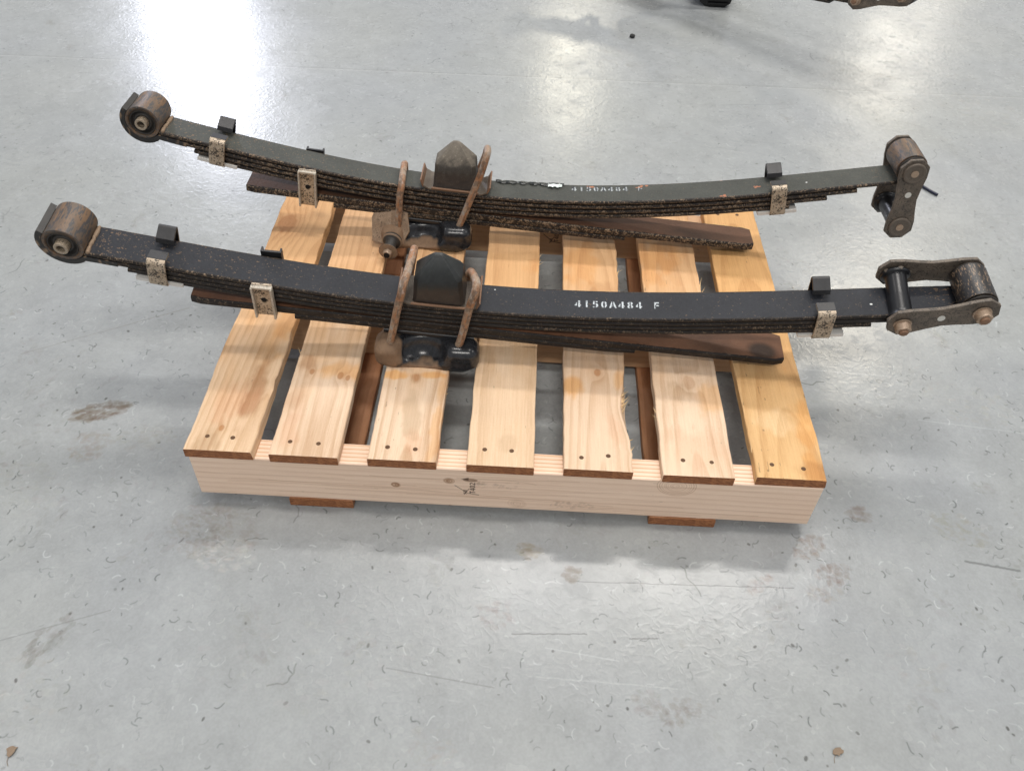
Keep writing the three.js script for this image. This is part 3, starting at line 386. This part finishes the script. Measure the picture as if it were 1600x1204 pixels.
function saddleGeo(low, top) {                                    // the forged spring seat under the leaves; low = its underside, top = its seat face
  const sdf = (x, y, z) => {
    const h = (top - low) / 2, m = (top + low) / 2;
    let d = box3(x, y, z, [0, m, 0], [0.078, h, 0.056], 0.016);
    d = smin(d, box3(x, y, z, [-0.061, (low + top) / 2 + 0.003, 0.042], [0.0235, (top - low) / 2, 0.0235], 0.013), 0.010);
    d = smin(d, box3(x, y, z, [0.052, low + 0.0245, 0.044], [0.0325, 0.0235, 0.0225], 0.0165), 0.006);
    d = smin(d, cap3(x, y, z, [-0.055, low + 0.013, 0.054], [0.055, low + 0.011, 0.056], 0.012), 0.012);
    const bowl = Math.hypot((x + 0.006) / 1.2, (y - top) * 1.05, (z - 0.060) / 0.95) - 0.0315; d = -smin(-d, bowl, 0.010);
    return Math.max(d, low - y);
  };
  const g = blob(sdf, [0, (top + low) / 2, 0], 0.100, 76), p = g.attributes.position, uv = new Float32Array(p.count * 2);
  for (let i = 0; i < p.count; i++) { const x = p.getX(i), y = p.getY(i), z = p.getZ(i), n = fbm(x * 60 + 9, (y + z) * 60 + 9, 5, 3); const edge = step(-0.034, -0.046, x + (n - 0.5) * 0.02), rim = step(low + 0.022, low + 0.011, y + (n - 0.5) * 0.012) * step(0.040, 0.018, x); uv[i * 2] = clamp(Math.max(edge, rim) * 0.9 + 0.05 * n); uv[i * 2 + 1] = fbm(x * 420 + 9 + z * 160, y * 420 + 9 + z * 260, 6, 2); }
  g.setAttribute('uv', new THREE.BufferAttribute(uv, 2)); return g;
}
function hexNut(r, h, z0) { const g = new THREE.CylinderGeometry(r * 0.96, r, h, 6); g.rotateX(Math.PI / 2); g.translate(0, 0, z0 + h / 2); return g; }
function shacklePlate(L) {
  const r = 0.0235, s = new THREE.Shape(), pts = [], oct = (cx, a0, n) => { for (let i = 0; i <= n; i++) { const a = (a0 + 45 * i) * Math.PI / 180; pts.push([cx + r / Math.cos(Math.PI / 8) * Math.cos(a), r / Math.cos(Math.PI / 8) * Math.sin(a)]); } };
  oct(0, 67.5, 5); pts.push([L * 0.30, -0.0205], [L * 0.5, -0.0185], [L * 0.7, -0.0205]); oct(L, -112.5, 5); pts.push([L * 0.7, 0.0195], [L * 0.5, 0.0170], [L * 0.3, 0.0195]);
  pts.forEach(([x, y], i) => (i ? s.lineTo(x, y) : s.moveTo(x, y))); s.closePath();
  const g = new THREE.ExtrudeGeometry(s, { depth: 0.0046, bevelEnabled: true, bevelSize: 0.0007, bevelThickness: 0.0007, bevelSegments: 2 }); g.translate(0, 0, -0.0023); return g;
}
function bumpGeo() {                                               // block with a hipped top: stacked rounded-rectangle rings
  const ring = (hx, hz, c) => [[hx, -hz + c], [hx, hz - c], [hx - c, hz], [-hx + c, hz], [-hx, hz - c], [-hx, -hz + c], [-hx + c, -hz], [hx - c, -hz]];
  const L = [[0.006, 0.0405, 0.028, 0.005], [0.011, 0.0395, 0.027, 0.0055], [0.034, 0.0375, 0.0255, 0.006], [0.0505, 0.0362, 0.0240, 0.0065], [0.0535, 0.0340, 0.0222, 0.0062], [0.081, 0.0105, 0.0064, 0.0022], [0.0855, 0.0060, 0.0034, 0.0014], [0.0868, 0.0025, 0.0014, 0.0006]];
  const pos = [], idx = [], uv = []; let n = 0;
  const rows = L.map(([y, a, b, c]) => ring(a, b, c).map(([x, z]) => [x, y, z]));
  const quad = (a, b, c, d) => { for (const p of [a, b, c, d]) { pos.push(...p); uv.push(p[0] + p[2], p[1]); } idx.push(n, n + 1, n + 2, n, n + 2, n + 3); n += 4; };
  for (let i = 0; i < rows.length - 1; i++) for (let j = 0; j < 8; j++) quad(rows[i][(j + 1) % 8], rows[i][j], rows[i + 1][j], rows[i + 1][(j + 1) % 8]);
  const T = rows.at(-1); for (let j = 1; j < 7; j += 1) { for (const p of [T[0], T[j + 1], T[j]]) { pos.push(...p); uv.push(p[0], p[2]); } idx.push(n, n + 1, n + 2); n += 3; }
  const g = new THREE.BufferGeometry(); g.setAttribute('position', new THREE.Float32BufferAttribute(pos, 3)); g.setAttribute('uv', new THREE.Float32BufferAttribute(uv, 2)); g.setIndex(idx);
  g.deleteAttribute('uv'); const m = toCreasedNormals(g, 0.5);
  const q = m.attributes.position, u2 = new Float32Array(q.count * 2); for (let i = 0; i < q.count; i++) { u2[i * 2] = q.getX(i) + q.getZ(i) * 0.7; u2[i * 2 + 1] = q.getY(i); } m.setAttribute('uv', new THREE.BufferAttribute(u2, 2));
  return m;
}
const GEO = { bump: bumpGeo(), shackle: {} };

function leafSpring(o) {
  const root = group('leaf_spring', o.at); root.rotation.set(o.roll, o.yaw ?? 0, 0, 'YXZ');
  const P = o.poly, f = (x) => (((P[0] * x + P[1]) * x + P[2]) * x + P[3]) * x, mt = o.mats, TH = 0.0073, PT = 0.0094;
  const on = (m, x, up = 0) => { const e = 1e-4, d = (f(x + e) - f(x - e)) / (2 * e), a = Math.atan(d); m.position.set(x - Math.sin(a) * up, f(x) + Math.cos(a) * up, 0); m.rotation.z = a; return m; };
  // leaves
  const main = add('main_leaf', leafGeo(f, -0.520, o.eyeR[0] - 0.002, 0, TH, { n: 90 }), mt.main, root);
  add('leaf', leafGeo(f, -0.476, 0.712, -PT, TH, { shift: 0.17 }), mt.leaf, root);
  add('leaf', leafGeo(f, -0.462, 0.662, -2 * PT, TH, { shift: 0.41 }), mt.leaf, root);
  add('leaf', leafGeo(f, -0.425, 0.598, -3 * PT, TH, { shift: 0.73 }), mt.leaf, root);
  const hb = (x) => o.help[0] + o.help[1] * x + o.help[2] * x * x;
  if (!o.bare) add('helper_leaf', leafGeo(hb, -0.387, 0.560, 0, 0.0138, { width: (x) => 1 - 0.10 * step(-0.376, -0.387, x) - 0.16 * step(0.546, 0.560, x) }), mt.helper, root);
  if (!o.bare) add('lower_leaf', leafGeo((x) => hb(x) - 0.0142, -0.229, 0.316, 0, 0.011, { shift: 0.3, thick: (x) => 1 - 0.35 * step(0.27, 0.316, x) }), mt.leaf, root);
  add('spacer_plate', (() => { const g = leafGeo((x) => hb(x) - 0.0256, -0.07 + o.bx, 0.075 + o.bx, 0, 0.009); return g; })(), M.black, root);
  // left eye: rolled tube, outer wrap, rubber bush and inner sleeve
  const ex = -0.545, ey = f(-0.545) + 0.010;
  const eye = add('spring_eye', latheZ([[0.0225, -0.031], [0.0285, -0.031], [0.0295, -0.030], [0.0295, 0.030], [0.0285, 0.031], [0.0225, 0.031], [0.0225, -0.031]]), M.eye, root); eye.position.set(ex, ey, 0);
  const W = [[-0.478, f(-0.478) - 0.0132], [-0.492, f(-0.492) - 0.0132], [-0.505, f(-0.505) - 0.0128]]; for (let a = -52; a >= -222; a -= 8.5) { const q = a * Math.PI / 180; W.push([ex + 0.0345 * Math.cos(q), ey + 0.0345 * Math.sin(q)]); }
  const wg = strapGeo(W.map(([x, y]) => [-x, y]), 0.0078, 0.060); wg.rotateY(-Math.PI / 2);   // back to x, y with width along z
  add('eye_wrap', wg, M.eyeDark, root);
  const bush = add('rubber_bush', latheZ([[0.0105, -0.029], [0.019, -0.028], [0.0222, -0.030], [0.0222, 0.0305], [0.0212, 0.0312], [0.0200, 0.0300], [0.0188, 0.0245], [0.0165, 0.0235], [0.0150, 0.0275], [0.0125, 0.0285], [0.0105, 0.0270]]), M.rubber, root); bush.position.set(ex, ey, 0);
  const sl = add('inner_sleeve', latheZ([[0.0064, -0.038], [0.0105, -0.038], [0.0105, 0.0385], [0.0098, 0.0395], [0.0066, 0.0395], [0.0062, 0.0385], [0.0062, -0.03], [0.0064, -0.038]], 24), M.clip, root); sl.position.set(ex, ey, 0);
  { const a = Math.atan2(f(-0.516) - 0.001 - ey, -0.516 - ex), g = new THREE.CapsuleGeometry(0.0030, 0.053, 4, 10, 40); g.rotateX(Math.PI / 2); const p = g.attributes.position; for (let i = 0; i < p.count; i++) { const k = 0.7 + 0.7 * noise(p.getZ(i) * 260 + 50, p.getX(i) * 300 + 9, 4); p.setX(i, p.getX(i) * k); p.setY(i, p.getY(i) * k); } g.computeVertexNormals(); const w = add('dirt_seam', g, M.tan, root); w.position.set(-0.5155, f(-0.5155) + 0.0008, 0.0008); }
  // right eye
  const rx = o.eyeR[0], ry = o.eyeR[1];
  const er = add('spring_eye', latheZ([[0.019, -0.031], [0.0255, -0.031], [0.0262, -0.030], [0.0262, 0.030], [0.0255, 0.031], [0.019, 0.031], [0.019, -0.031]]), o.front ? M.eyeDark : M.eye, root); er.position.set(rx, ry, 0);
  const rb = add('rubber_bush', latheZ([[0.006, -0.037], [0.017, -0.037], [0.024, -0.0345], [0.024, -0.0325], [0.019, -0.031], [0.019, 0.031], [0.024, 0.0325], [0.024, 0.0345], [0.017, 0.037], [0.006, 0.037]]), M.rubber, root); rb.position.set(rx, ry, 0);
  // clips
  const clip = (x, s) => {
    const bot = -s * PT - 0.0035, near = [[0, bot - 0.0015], [0.027, bot - 0.0015], ...arc(0.029, bot + 0.0045, 0.0062, -80, -5, 4), [0.0368, -0.012], [0.0365, 0.006], ...arc(0.031, 0.0085, 0.0058, 10, 95, 4), [0.014, 0.0135]];
    const far = [[0, bot - 0.0015], [-0.027, bot - 0.0015], ...arc(-0.029, bot + 0.0045, 0.0062, -100, -175, 4), [-0.0355, 0.0], [-0.0345, 0.018], ...arc(-0.0310, 0.0195, 0.0034, 180, 70, 4), [-0.0135, 0.0140], [-0.0118, 0.0082]];
    const c = add('spring_clip', strapGeo(near, 0.0028, 0.0265), M.clip, root); on(c, x);
    const tab = add('clip_tab', strapGeo([[0.0305, 0.0161], [0.0135, 0.0151]], 0.0008, 0.0262, 0.0002), M.clipDark, c);
    const c2 = add('clip_hook', strapGeo(far, 0.0028, 0.0265), M.clipDark, c);
    const pad = add('liner_pad', (() => { const g = strapGeo([[-0.031, bot + 0.002], [0.0315, bot + 0.002]], 0.0035, 0.070, 0.0012); return g; })(), M.pad, root); on(pad, x);
    return c;
  };
  if (!o.bare) { clip(o.clipL, 3.3); clip(o.clipR, 4.0); }
  // middle clip: outward channel, riveted to the helper leaf
  {
    const x = o.clipM, y0 = hb(x) - 0.0165 - f(x), g = [], pathN = [[0, y0 + 0.0015], [0.026, y0 + 0.0015], ...arc(0.0285, y0 + 0.006, 0.0055, -85, 0, 4), [0.0345, -0.003], [0.034, 0.004]];
    const c = add('channel_clip', strapGeo(pathN, 0.0026, 0.030), M.clip, root); on(c, x);
    c.rotation.z += 0.10; c.position.y += o.clipDrop ?? 0;
    add('clip_far_side', strapGeo(pathN.map(([z, y], i) => [-z, i === pathN.length - 1 ? 0.007 : y]), 0.0026, 0.030), M.clipDark, c);
    for (const s of [-1, 1]) { add('flange', (() => { const q = strapGeo([[0.0345, y0 + 0.004], [0.040, y0 + 0.004], [0.040, 0.001], [0.0345, 0.001]].slice(0, 0).concat([[0.0375, y0 + 0.003], [0.0372, 0.001]]), 0.0085, 0.0034, 0.0009); q.translate(s * 0.0145, 0, 0.001); return q; })(), M.clipPale, c); const far = strapGeo([[-0.0375, y0 + 0.003], [-0.0372, 0.0068]], 0.0085, 0.0034, 0.0009); far.translate(s * 0.0145, 0, 0); add('flange', far, M.clipDark, c); }
    const lip = strapGeo([[0.036, 0.0015], [0.0405, 0.0008]], 0.0028, 0.0315, 0.0006); add('clip_lip', lip, M.clipPale, c);
    const rv = add('rivet_hole', cylZ(0.0045, 0.0008, 16, 0.0362), M.hole, c); rv.position.y = y0 * 0.42;
  }
  // bump stop on its tray
  const tray = (() => {
    const g1 = new THREE.BoxGeometry(0.118, 0.0028, 0.060, 20, 1, 4), p = g1.attributes.position;
    for (let i = 0; i < p.count; i++) { const x = p.getX(i), y = p.getY(i); p.setY(i, y + (Math.abs(x) > 0.047 ? (Math.abs(x) - 0.047) * 0.5 : 0)); }
    g1.computeVertexNormals(); return g1;
  })();
  const tr = add('bump_stop_tray', tray, M.plate, root); on(tr, o.bumpX, 0.0022);
  for (const s of [-1, 1]) { const fl = add('tray_flange', (() => { const g = strapGeo([[-0.0295, 0], [0.0295, 0]], 0.0135, 0.0028, 0.0005); g.rotateZ(s * -0.35); g.translate(s * 0.0605, 0.0105, 0); return g; })(), M.plateEdge, tr); }
  const lipF = add('tray_lip', (() => { const g = new THREE.CapsuleGeometry(0.0021, 0.082, 4, 10); g.rotateZ(Math.PI / 2); g.translate(0, 0.0035, 0.0305); return g; })(), M.plateEdge, tr);
  const bs = add('bump_stop', GEO.bump, o.front ? M.bumpF : M.bumpR, root); on(bs, o.bumpX, 0.001); bs.rotation.z += 0.065;
  // U bolts
  for (const u of o.ubolts) { const b = add('u_bolt', tube(u.map((p) => V(...p)), 0.0063, 90), M.rust, root); }
  // saddle with the shock absorber stud
  const low = o.low, stop = hb(o.bx) - 0.0345, sd = add('axle_saddle', saddleGeo(low, stop), SAD, root); sd.position.set(o.bx, 0, 0);
  if (o.stud) {
    const pl = add('shock_bracket', (() => { const s = new THREE.Shape([[-0.036, 0.030], [-0.028, 0.052], [-0.006, 0.040], [0.008, 0.050], [0.030, 0.040], [0.034, 0.008], [0.024, -0.012], [0.004, -0.020], [-0.034, -0.012]].map((p) => new THREE.Vector2(...p))); const g = new THREE.ExtrudeGeometry(s, { depth: 0.005, bevelEnabled: true, bevelSize: 0.001, bevelThickness: 0.001, bevelSegments: 2 }); return g; })(), M.tan, sd);
    pl.position.set(-0.066, low + 0.022, 0.050); pl.rotation.set(-0.62, -0.10, 0);
    const bs2 = add('shock_stud', latheZ([[0, 0], [0.018, 0], [0.019, 0.004], [0.0165, 0.007], [0.014, 0.008], [0.0105, 0.010], [0.0105, 0.030], [0.0085, 0.034], [0, 0.034]]), M.rubber, sd); bs2.position.set(-0.062, low + 0.020, 0.062); bs2.rotation.set(0.12, -0.12, 0);
    add('stud_collar', latheZ([[0.0135, 0.0075], [0.0185, 0.0065], [0.0190, 0.0045]]), M.tan, bs2);
    add('stud_washer', latheZ([[0.0, 0.033], [0.0175, 0.033], [0.0175, 0.0352], [0.0, 0.0356]]), M.tan, bs2);
    add('stud_nut', hexNut(0.0085, 0.009, 0.0355), M.bolt, bs2); add('stud_tip', latheZ([[0.0, 0.0455], [0.0034, 0.0455], [0.0055, 0.046], [0.0055, 0.0445], [0.0, 0.0444]]), M.hole, bs2);
  } else {
    const bs2 = add('shock_stud', latheZ([[0, 0], [0.018, 0], [0.019, 0.004], [0.014, 0.008], [0.0105, 0.010], [0.0105, 0.030], [0, 0.034]]), M.rubber, sd); bs2.position.set(-0.062, low + 0.024, -0.050); bs2.rotation.y = Math.PI;
  }
  // shackle
  const S = o.shackle, key = S.L; GEO.shackle[key] ??= shacklePlate(key);
  const sh = (z) => { const m = add('shackle_plate', GEO.shackle[key], M.plate, root); m.position.set(rx, ry, z); m.rotation.order = 'ZXY'; m.rotation.z = S.a; return m; };
  const pivot = V(rx, ry, 0), dir = V(Math.cos(S.a), Math.sin(S.a), 0), B = pivot.clone().addScaledVector(dir, S.L), tw = S.twist ?? 0;   // twist: the free pin leans about the spring's length
  const nearP = sh(0.0425), farP = sh(-0.0425); nearP.rotation.x = farP.rotation.x = 0;
  nearP.rotation.z = Math.atan2(B.y - tw * 0.0425 - ry, B.x - rx); farP.rotation.z = Math.atan2(B.y + tw * 0.0425 - ry, B.x - rx);
  const pin = (c, lean, long) => {
    const b = add('shackle_bolt', cylZ(0.0065, 0.100, 16, 0), M.bolt, root); b.position.copy(c); b.rotation.x = lean; const z = 0.0455 + 0.0004;
    if (S.nuts) { add('washer', latheZ([[0, z], [0.0132, z], [0.0132, z + 0.0025], [0, z + 0.0026]]), M.bolt, b); add('nut', hexNut(0.0118, 0.0115, z + 0.0025), M.bolt, b); add('bolt_tip', latheZ([[0, z + 0.0185], [0.0052, z + 0.0185], [0.0066, z + 0.017], [0.0066, z + 0.013]]), M.plateEdge, b); const h = add('pin_head', latheZ([[0.0185, 0.0005], [0.018, 0.004], [0, 0.0045]]), M.plate, b); h.position.z = -0.046; h.rotation.y = Math.PI; }
    else { add('pin_head', latheZ([[0.0190, 0.0005], [0.0192, 0.0032], [0.0175, 0.0048], [0.0135, 0.0042], [0.0128, 0.0034], [0, 0.0036]]), M.plate, b).position.z = 0.0455; }
    return b;
  };
  pin(pivot, 0); const bb = pin(B, tw);
  const sv = add('rubber_sleeve', latheZ([[0, -0.040], [0.0215, -0.040], [0.0222, -0.036], [0.019, -0.0335], [0.0158, -0.033], [0.0158, -0.0004], [0.0153, 0], [0.0158, 0.0004], [0.0165, 0.026], [0.0172, 0.033], [0.020, 0.0345], [0.020, 0.0385], [0, 0.039]]), M.sleeve, bb);
  add('sleeve_flange', hexNut(0.0235, 0.0045, -0.040).scale(1, 1, 1), M.plate, bb);
  const mk = add('paint_dot', cylZ(0.0055, 0.0006, 20, 0.0033), M.mark, nearP); mk.position.x = S.L * (o.front ? 0.52 : 0.40);
  return root;
}
const bumpTex = (lo, mid, hi, sd) => pixelTex(256, 256, (u, v) => { const n = fbm(u * 14, v * 12, sd, 4), k = speck(u * 60, v * 60, sd + 4, 0.66, 0.76), h = v + (n - 0.5) * 0.22, a = step(0.30, 0.48, h), b = step(0.52, 0.72, h); return [0, 1, 2].map((i) => (lerp(lerp(lo[i], mid[i], a), hi[i], b) * (0.65 + 0.7 * n)) * (1 + 0.9 * k)); }, true, 9, 11.5);
M.bumpF = std({ map: bumpTex([0.030, 0.021, 0.016], [0.013, 0.0145, 0.0145], [0.020, 0.0225, 0.022], 300), roughness: 0.5 });
M.bumpR = std({ map: bumpTex([0.040, 0.031, 0.025], [0.045, 0.039, 0.032], [0.14, 0.120, 0.094], 310), roughness: 0.72 });

const MATS_F = leafMats(true), MATS_R = leafMats(false), GRP = 'rusty leaf springs laid across the pallet';
const front = leafSpring({
  at: [0.3561, 0.2394, -0.2427], roll: 7.5 * Math.PI / 180, poly: [-0.1171, 0.0436, 0.2091, -0.0735], mats: MATS_F, front: true, help: [-0.0385, -0.0835, 0.002], bx: -0.020, low: -0.1148,
  clipL: -0.417, clipM: -0.266, clipR: 0.590, bumpX: 0.0, eyeR: [0.803, 0.0690], shackle: { L: 0.106, a: 192 * Math.PI / 180, twist: 0.24, nuts: true },
  ubolts: [
    [[-0.082, -0.085, 0.045], [-0.073, -0.046, 0.045], [-0.058, 0.022, 0.0445], [-0.052, 0.044, 0.043], [-0.0495, 0.0545, 0.034], [-0.046, 0.059, 0.018], [-0.042, 0.0605, -0.020], [-0.041, 0.059, -0.034], [-0.043, 0.049, -0.044], [-0.052, 0.0, -0.046], [-0.066, -0.085, -0.045]],
    [[0.026, -0.085, 0.045], [0.035, -0.054, 0.045], [0.050, 0.022, 0.044], [0.0565, 0.046, 0.0435], [0.0590, 0.0565, 0.040], [0.0595, 0.061, 0.031], [0.055, 0.053, 0.012], [0.050, 0.036, -0.012], [0.046, 0.022, -0.030], [0.042, 0.004, -0.042], [0.038, -0.03, -0.046], [0.030, -0.085, -0.045]],
  ],
});
tag(front, 'nearer black leaf spring with white stencilled number, its shackle folded back over the leaf', 'leaf spring', GRP);
const rear = leafSpring({
  at: [0.3567, 0.2300, -0.5700], roll: -1.5 * Math.PI / 180, poly: [-0.1177, 0.0421, 0.2512, -0.0755], mats: MATS_R, front: false, help: [-0.0385, -0.0785, 0.012], bx: -0.056, low: -0.1052, stud: true,
  clipL: -0.422, clipM: -0.268, clipDrop: -0.006, clipR: 0.577, bumpX: -0.004, eyeR: [0.793, 0.0960], shackle: { L: 0.108, a: -84 * Math.PI / 180, twist: 0, nuts: false },
  ubolts: [
    [[-0.112, -0.085, 0.045], [-0.108, -0.057, 0.045], [-0.101, 0.006, 0.0445], [-0.099, 0.014, 0.041], [-0.099, 0.0195, 0.032], [-0.100, 0.0205, 0.015], [-0.102, 0.0205, -0.02], [-0.103, 0.017, -0.036], [-0.104, 0.010, -0.0445], [-0.106, -0.03, -0.046], [-0.110, -0.085, -0.045]],
    [[-0.006, -0.088, 0.045], [0.002, -0.068, 0.045], [0.031, 0.012, 0.043], [0.045, 0.052, 0.042], [0.052, 0.077, 0.040], [0.0548, 0.0865, 0.033], [0.054, 0.0855, 0.018], [0.0515, 0.071, -0.006], [0.048, 0.048, -0.028], [0.042, 0.026, -0.042], [0.028, -0.02, -0.046], [0.006, -0.085, -0.045]],
  ],
});
tag(rear, 'farther dusty leaf spring with worn white stencilled number, its shackle hanging down', 'leaf spring', GRP);

// torn tape left on the far edge of the rear spring
{
  const f = (x) => (((-0.1177 * x + 0.0421) * x + 0.2512) * x - 0.0755) * x, strip = (x0, x1, z0, z1, lift, s) => {
    const N = 40, pos = [], idx = [], uv = []; setSeed(s);
    for (let i = 0; i <= N; i++) { const x = lerp(x0, x1, i / N), a = z0 + (fbm(x * 160, s, 1, 2) - 0.5) * 0.006, b = z1 + (fbm(x * 190, s, 2, 2) - 0.5) * 0.009; for (let j = 0; j <= 3; j++) { pos.push(x, f(x) + 0.0006 + lift * (0.3 + 0.7 * fbm(x * 240, j * 3, s, 2)) * (j === 0 || j === 3 ? 0.7 : 1), lerp(a, b, j / 3)); uv.push(x, j / 3); } }
    for (let i = 0; i < N; i++) for (let j = 0; j < 3; j++) { const a = i * 4 + j; idx.push(a, a + 1, a + 4, a + 1, a + 5, a + 4); }
    const g = new THREE.BufferGeometry(); g.setAttribute('position', new THREE.Float32BufferAttribute(pos, 3)); g.setAttribute('uv', new THREE.Float32BufferAttribute(uv, 2)); g.setIndex(idx); g.computeVertexNormals(); return g;
  };
  add('torn_tape', strip(0.068, 0.196, -0.0292, -0.0215, 0.004, 4), std({ color: 0x0b1210, roughness: 0.3, side: THREE.DoubleSide }), rear);
  add('torn_label', strip(0.166, 0.192, -0.025, -0.014, 0.006, 9), std({ color: 0xd8e2de, roughness: 0.5, side: THREE.DoubleSide }), rear);
}

// a third spring stands further back; only its shackle end reaches into the picture
{
  const third = leafSpring({
    at: [0.866, 0.195, -2.074], roll: 0, yaw: -42 * Math.PI / 180, poly: [-0.1171, 0.0436, 0.2091, -0.0735], mats: MATS_F, front: true, bare: true, help: [-0.0385, -0.0835, 0.002], bx: -0.020, low: -0.1148,
    clipL: -0.427, clipM: -0.272, clipR: 0.592, bumpX: 0.0, eyeR: [0.800, 0.0700], shackle: { L: 0.125, a: 200 * Math.PI / 180, twist: 0, nuts: true }, ubolts: [],
  });
  tag(third, 'leaf spring beyond the top edge showing only a rusty shackle plate with two tan nuts', 'leaf spring');
}
// black ribbed block at the top edge
{
  const b = tag(group('plastic_block', [1.07, 0, -2.06]), 'black ribbed plastic block on the floor, cut off by the top edge', 'block'), m = std({ color: 0x0d0e10, roughness: 0.4 });
  const s = new THREE.Shape([[-0.028, 0.001], [0.030, 0.001], [0.046, 0.012], [0.050, 0.030], [0.050, 0.12], [-0.10, 0.12], [-0.075, 0.040], [-0.045, 0.010]].map((p) => new THREE.Vector2(...p)));
  const g = new THREE.ExtrudeGeometry(s, { depth: 0.10, bevelEnabled: true, bevelSize: 0.002, bevelThickness: 0.002, bevelSegments: 2 }); g.translate(0, 0.001, -0.11); add('body', g, m, b);
  for (let i = 0; i < 6; i++) { const r = add('rib', new THREE.BoxGeometry(0.066, 0.0035, 0.008), m, b); r.position.set(0.008, 0.014 + i * 0.013, -0.004); }
}
// small litter on the floor
{
  setSeed(31);
  const leafM = std({ color: 0x837260, roughness: 0.9, side: THREE.DoubleSide });
  const chip = (x, z, r, label, rot) => {
    const N = 14, pos = [0, 0.0016, 0], idx = []; for (let i = 0; i < N; i++) { const a = i / N * 6.283, q = r * (0.62 + 0.6 * rnd()); pos.push(Math.cos(a) * q * 1.15, 0.0006 + rnd() * 0.0026, Math.sin(a) * q * 0.75); idx.push(0, i + 1, (i + 1) % N + 1); }
    for (let i = 0; i <= N; i++) { pos.push(pos[i * 3], pos[i * 3 + 1] + 0.0005, pos[i * 3 + 2]); } const n = idx.length; for (let i = 0; i < n; i += 3) idx.push(idx[i] + N + 1, idx[i + 2] + N + 1, idx[i + 1] + N + 1);
    const g = new THREE.BufferGeometry(); g.setAttribute('position', new THREE.Float32BufferAttribute(pos, 3)); g.setIndex(idx); g.computeVertexNormals();
    const t = tag(group('dry_leaf', [x, 0, z]), label, 'leaf'); t.rotation.y = rot; add('blade', g, leafM, t); add('stem', tube([V(-r * 0.6, 0.0012, r * 0.3), V(-r * 1.4, 0.001, r * 0.9), V(-r * 1.8, 0.001, r * 1.8)], 0.0003, 12), leafM, t);
  };
  chip(0.919, 0.342, 0.0062, 'tan dry leaf scrap with a thin stem near the bottom edge', 0.3); chip(-0.120, 0.396, 0.0072, 'tan dry leaf scrap in the bottom left corner', 1.0);
  const pg = new THREE.IcosahedronGeometry(0.007, 2), pp = pg.attributes.position; for (let i = 0; i < pp.count; i++) { const k = 0.75 + 0.5 * fbm(pp.getX(i) * 260 + 9, pp.getY(i) * 260 + pp.getZ(i) * 190, 3, 2); pp.setXYZ(i, pp.getX(i) * k * 1.3, pp.getY(i) * k * 0.9, pp.getZ(i) * k); } pg.computeVertexNormals();
  const pb = add('grit_lump', pg, std({ color: 0x2f3030, roughness: 0.9 })); pb.position.set(0.782, 0.006, -1.796); tag(pb, 'small dark lump of grit on the open floor behind the springs', 'grit');
  const stick = add('plastic_stick', tube([V(1.425, 0.004, -1.045), V(1.444, 0.0042, -1.012), V(1.461, 0.004, -0.990)], 0.0034, 20), std({ color: 0x141a33, roughness: 0.4 })); tag(stick, 'short dark blue stick on the floor beside the hanging shackle', 'stick');
}
renderer.render(scene, camera);
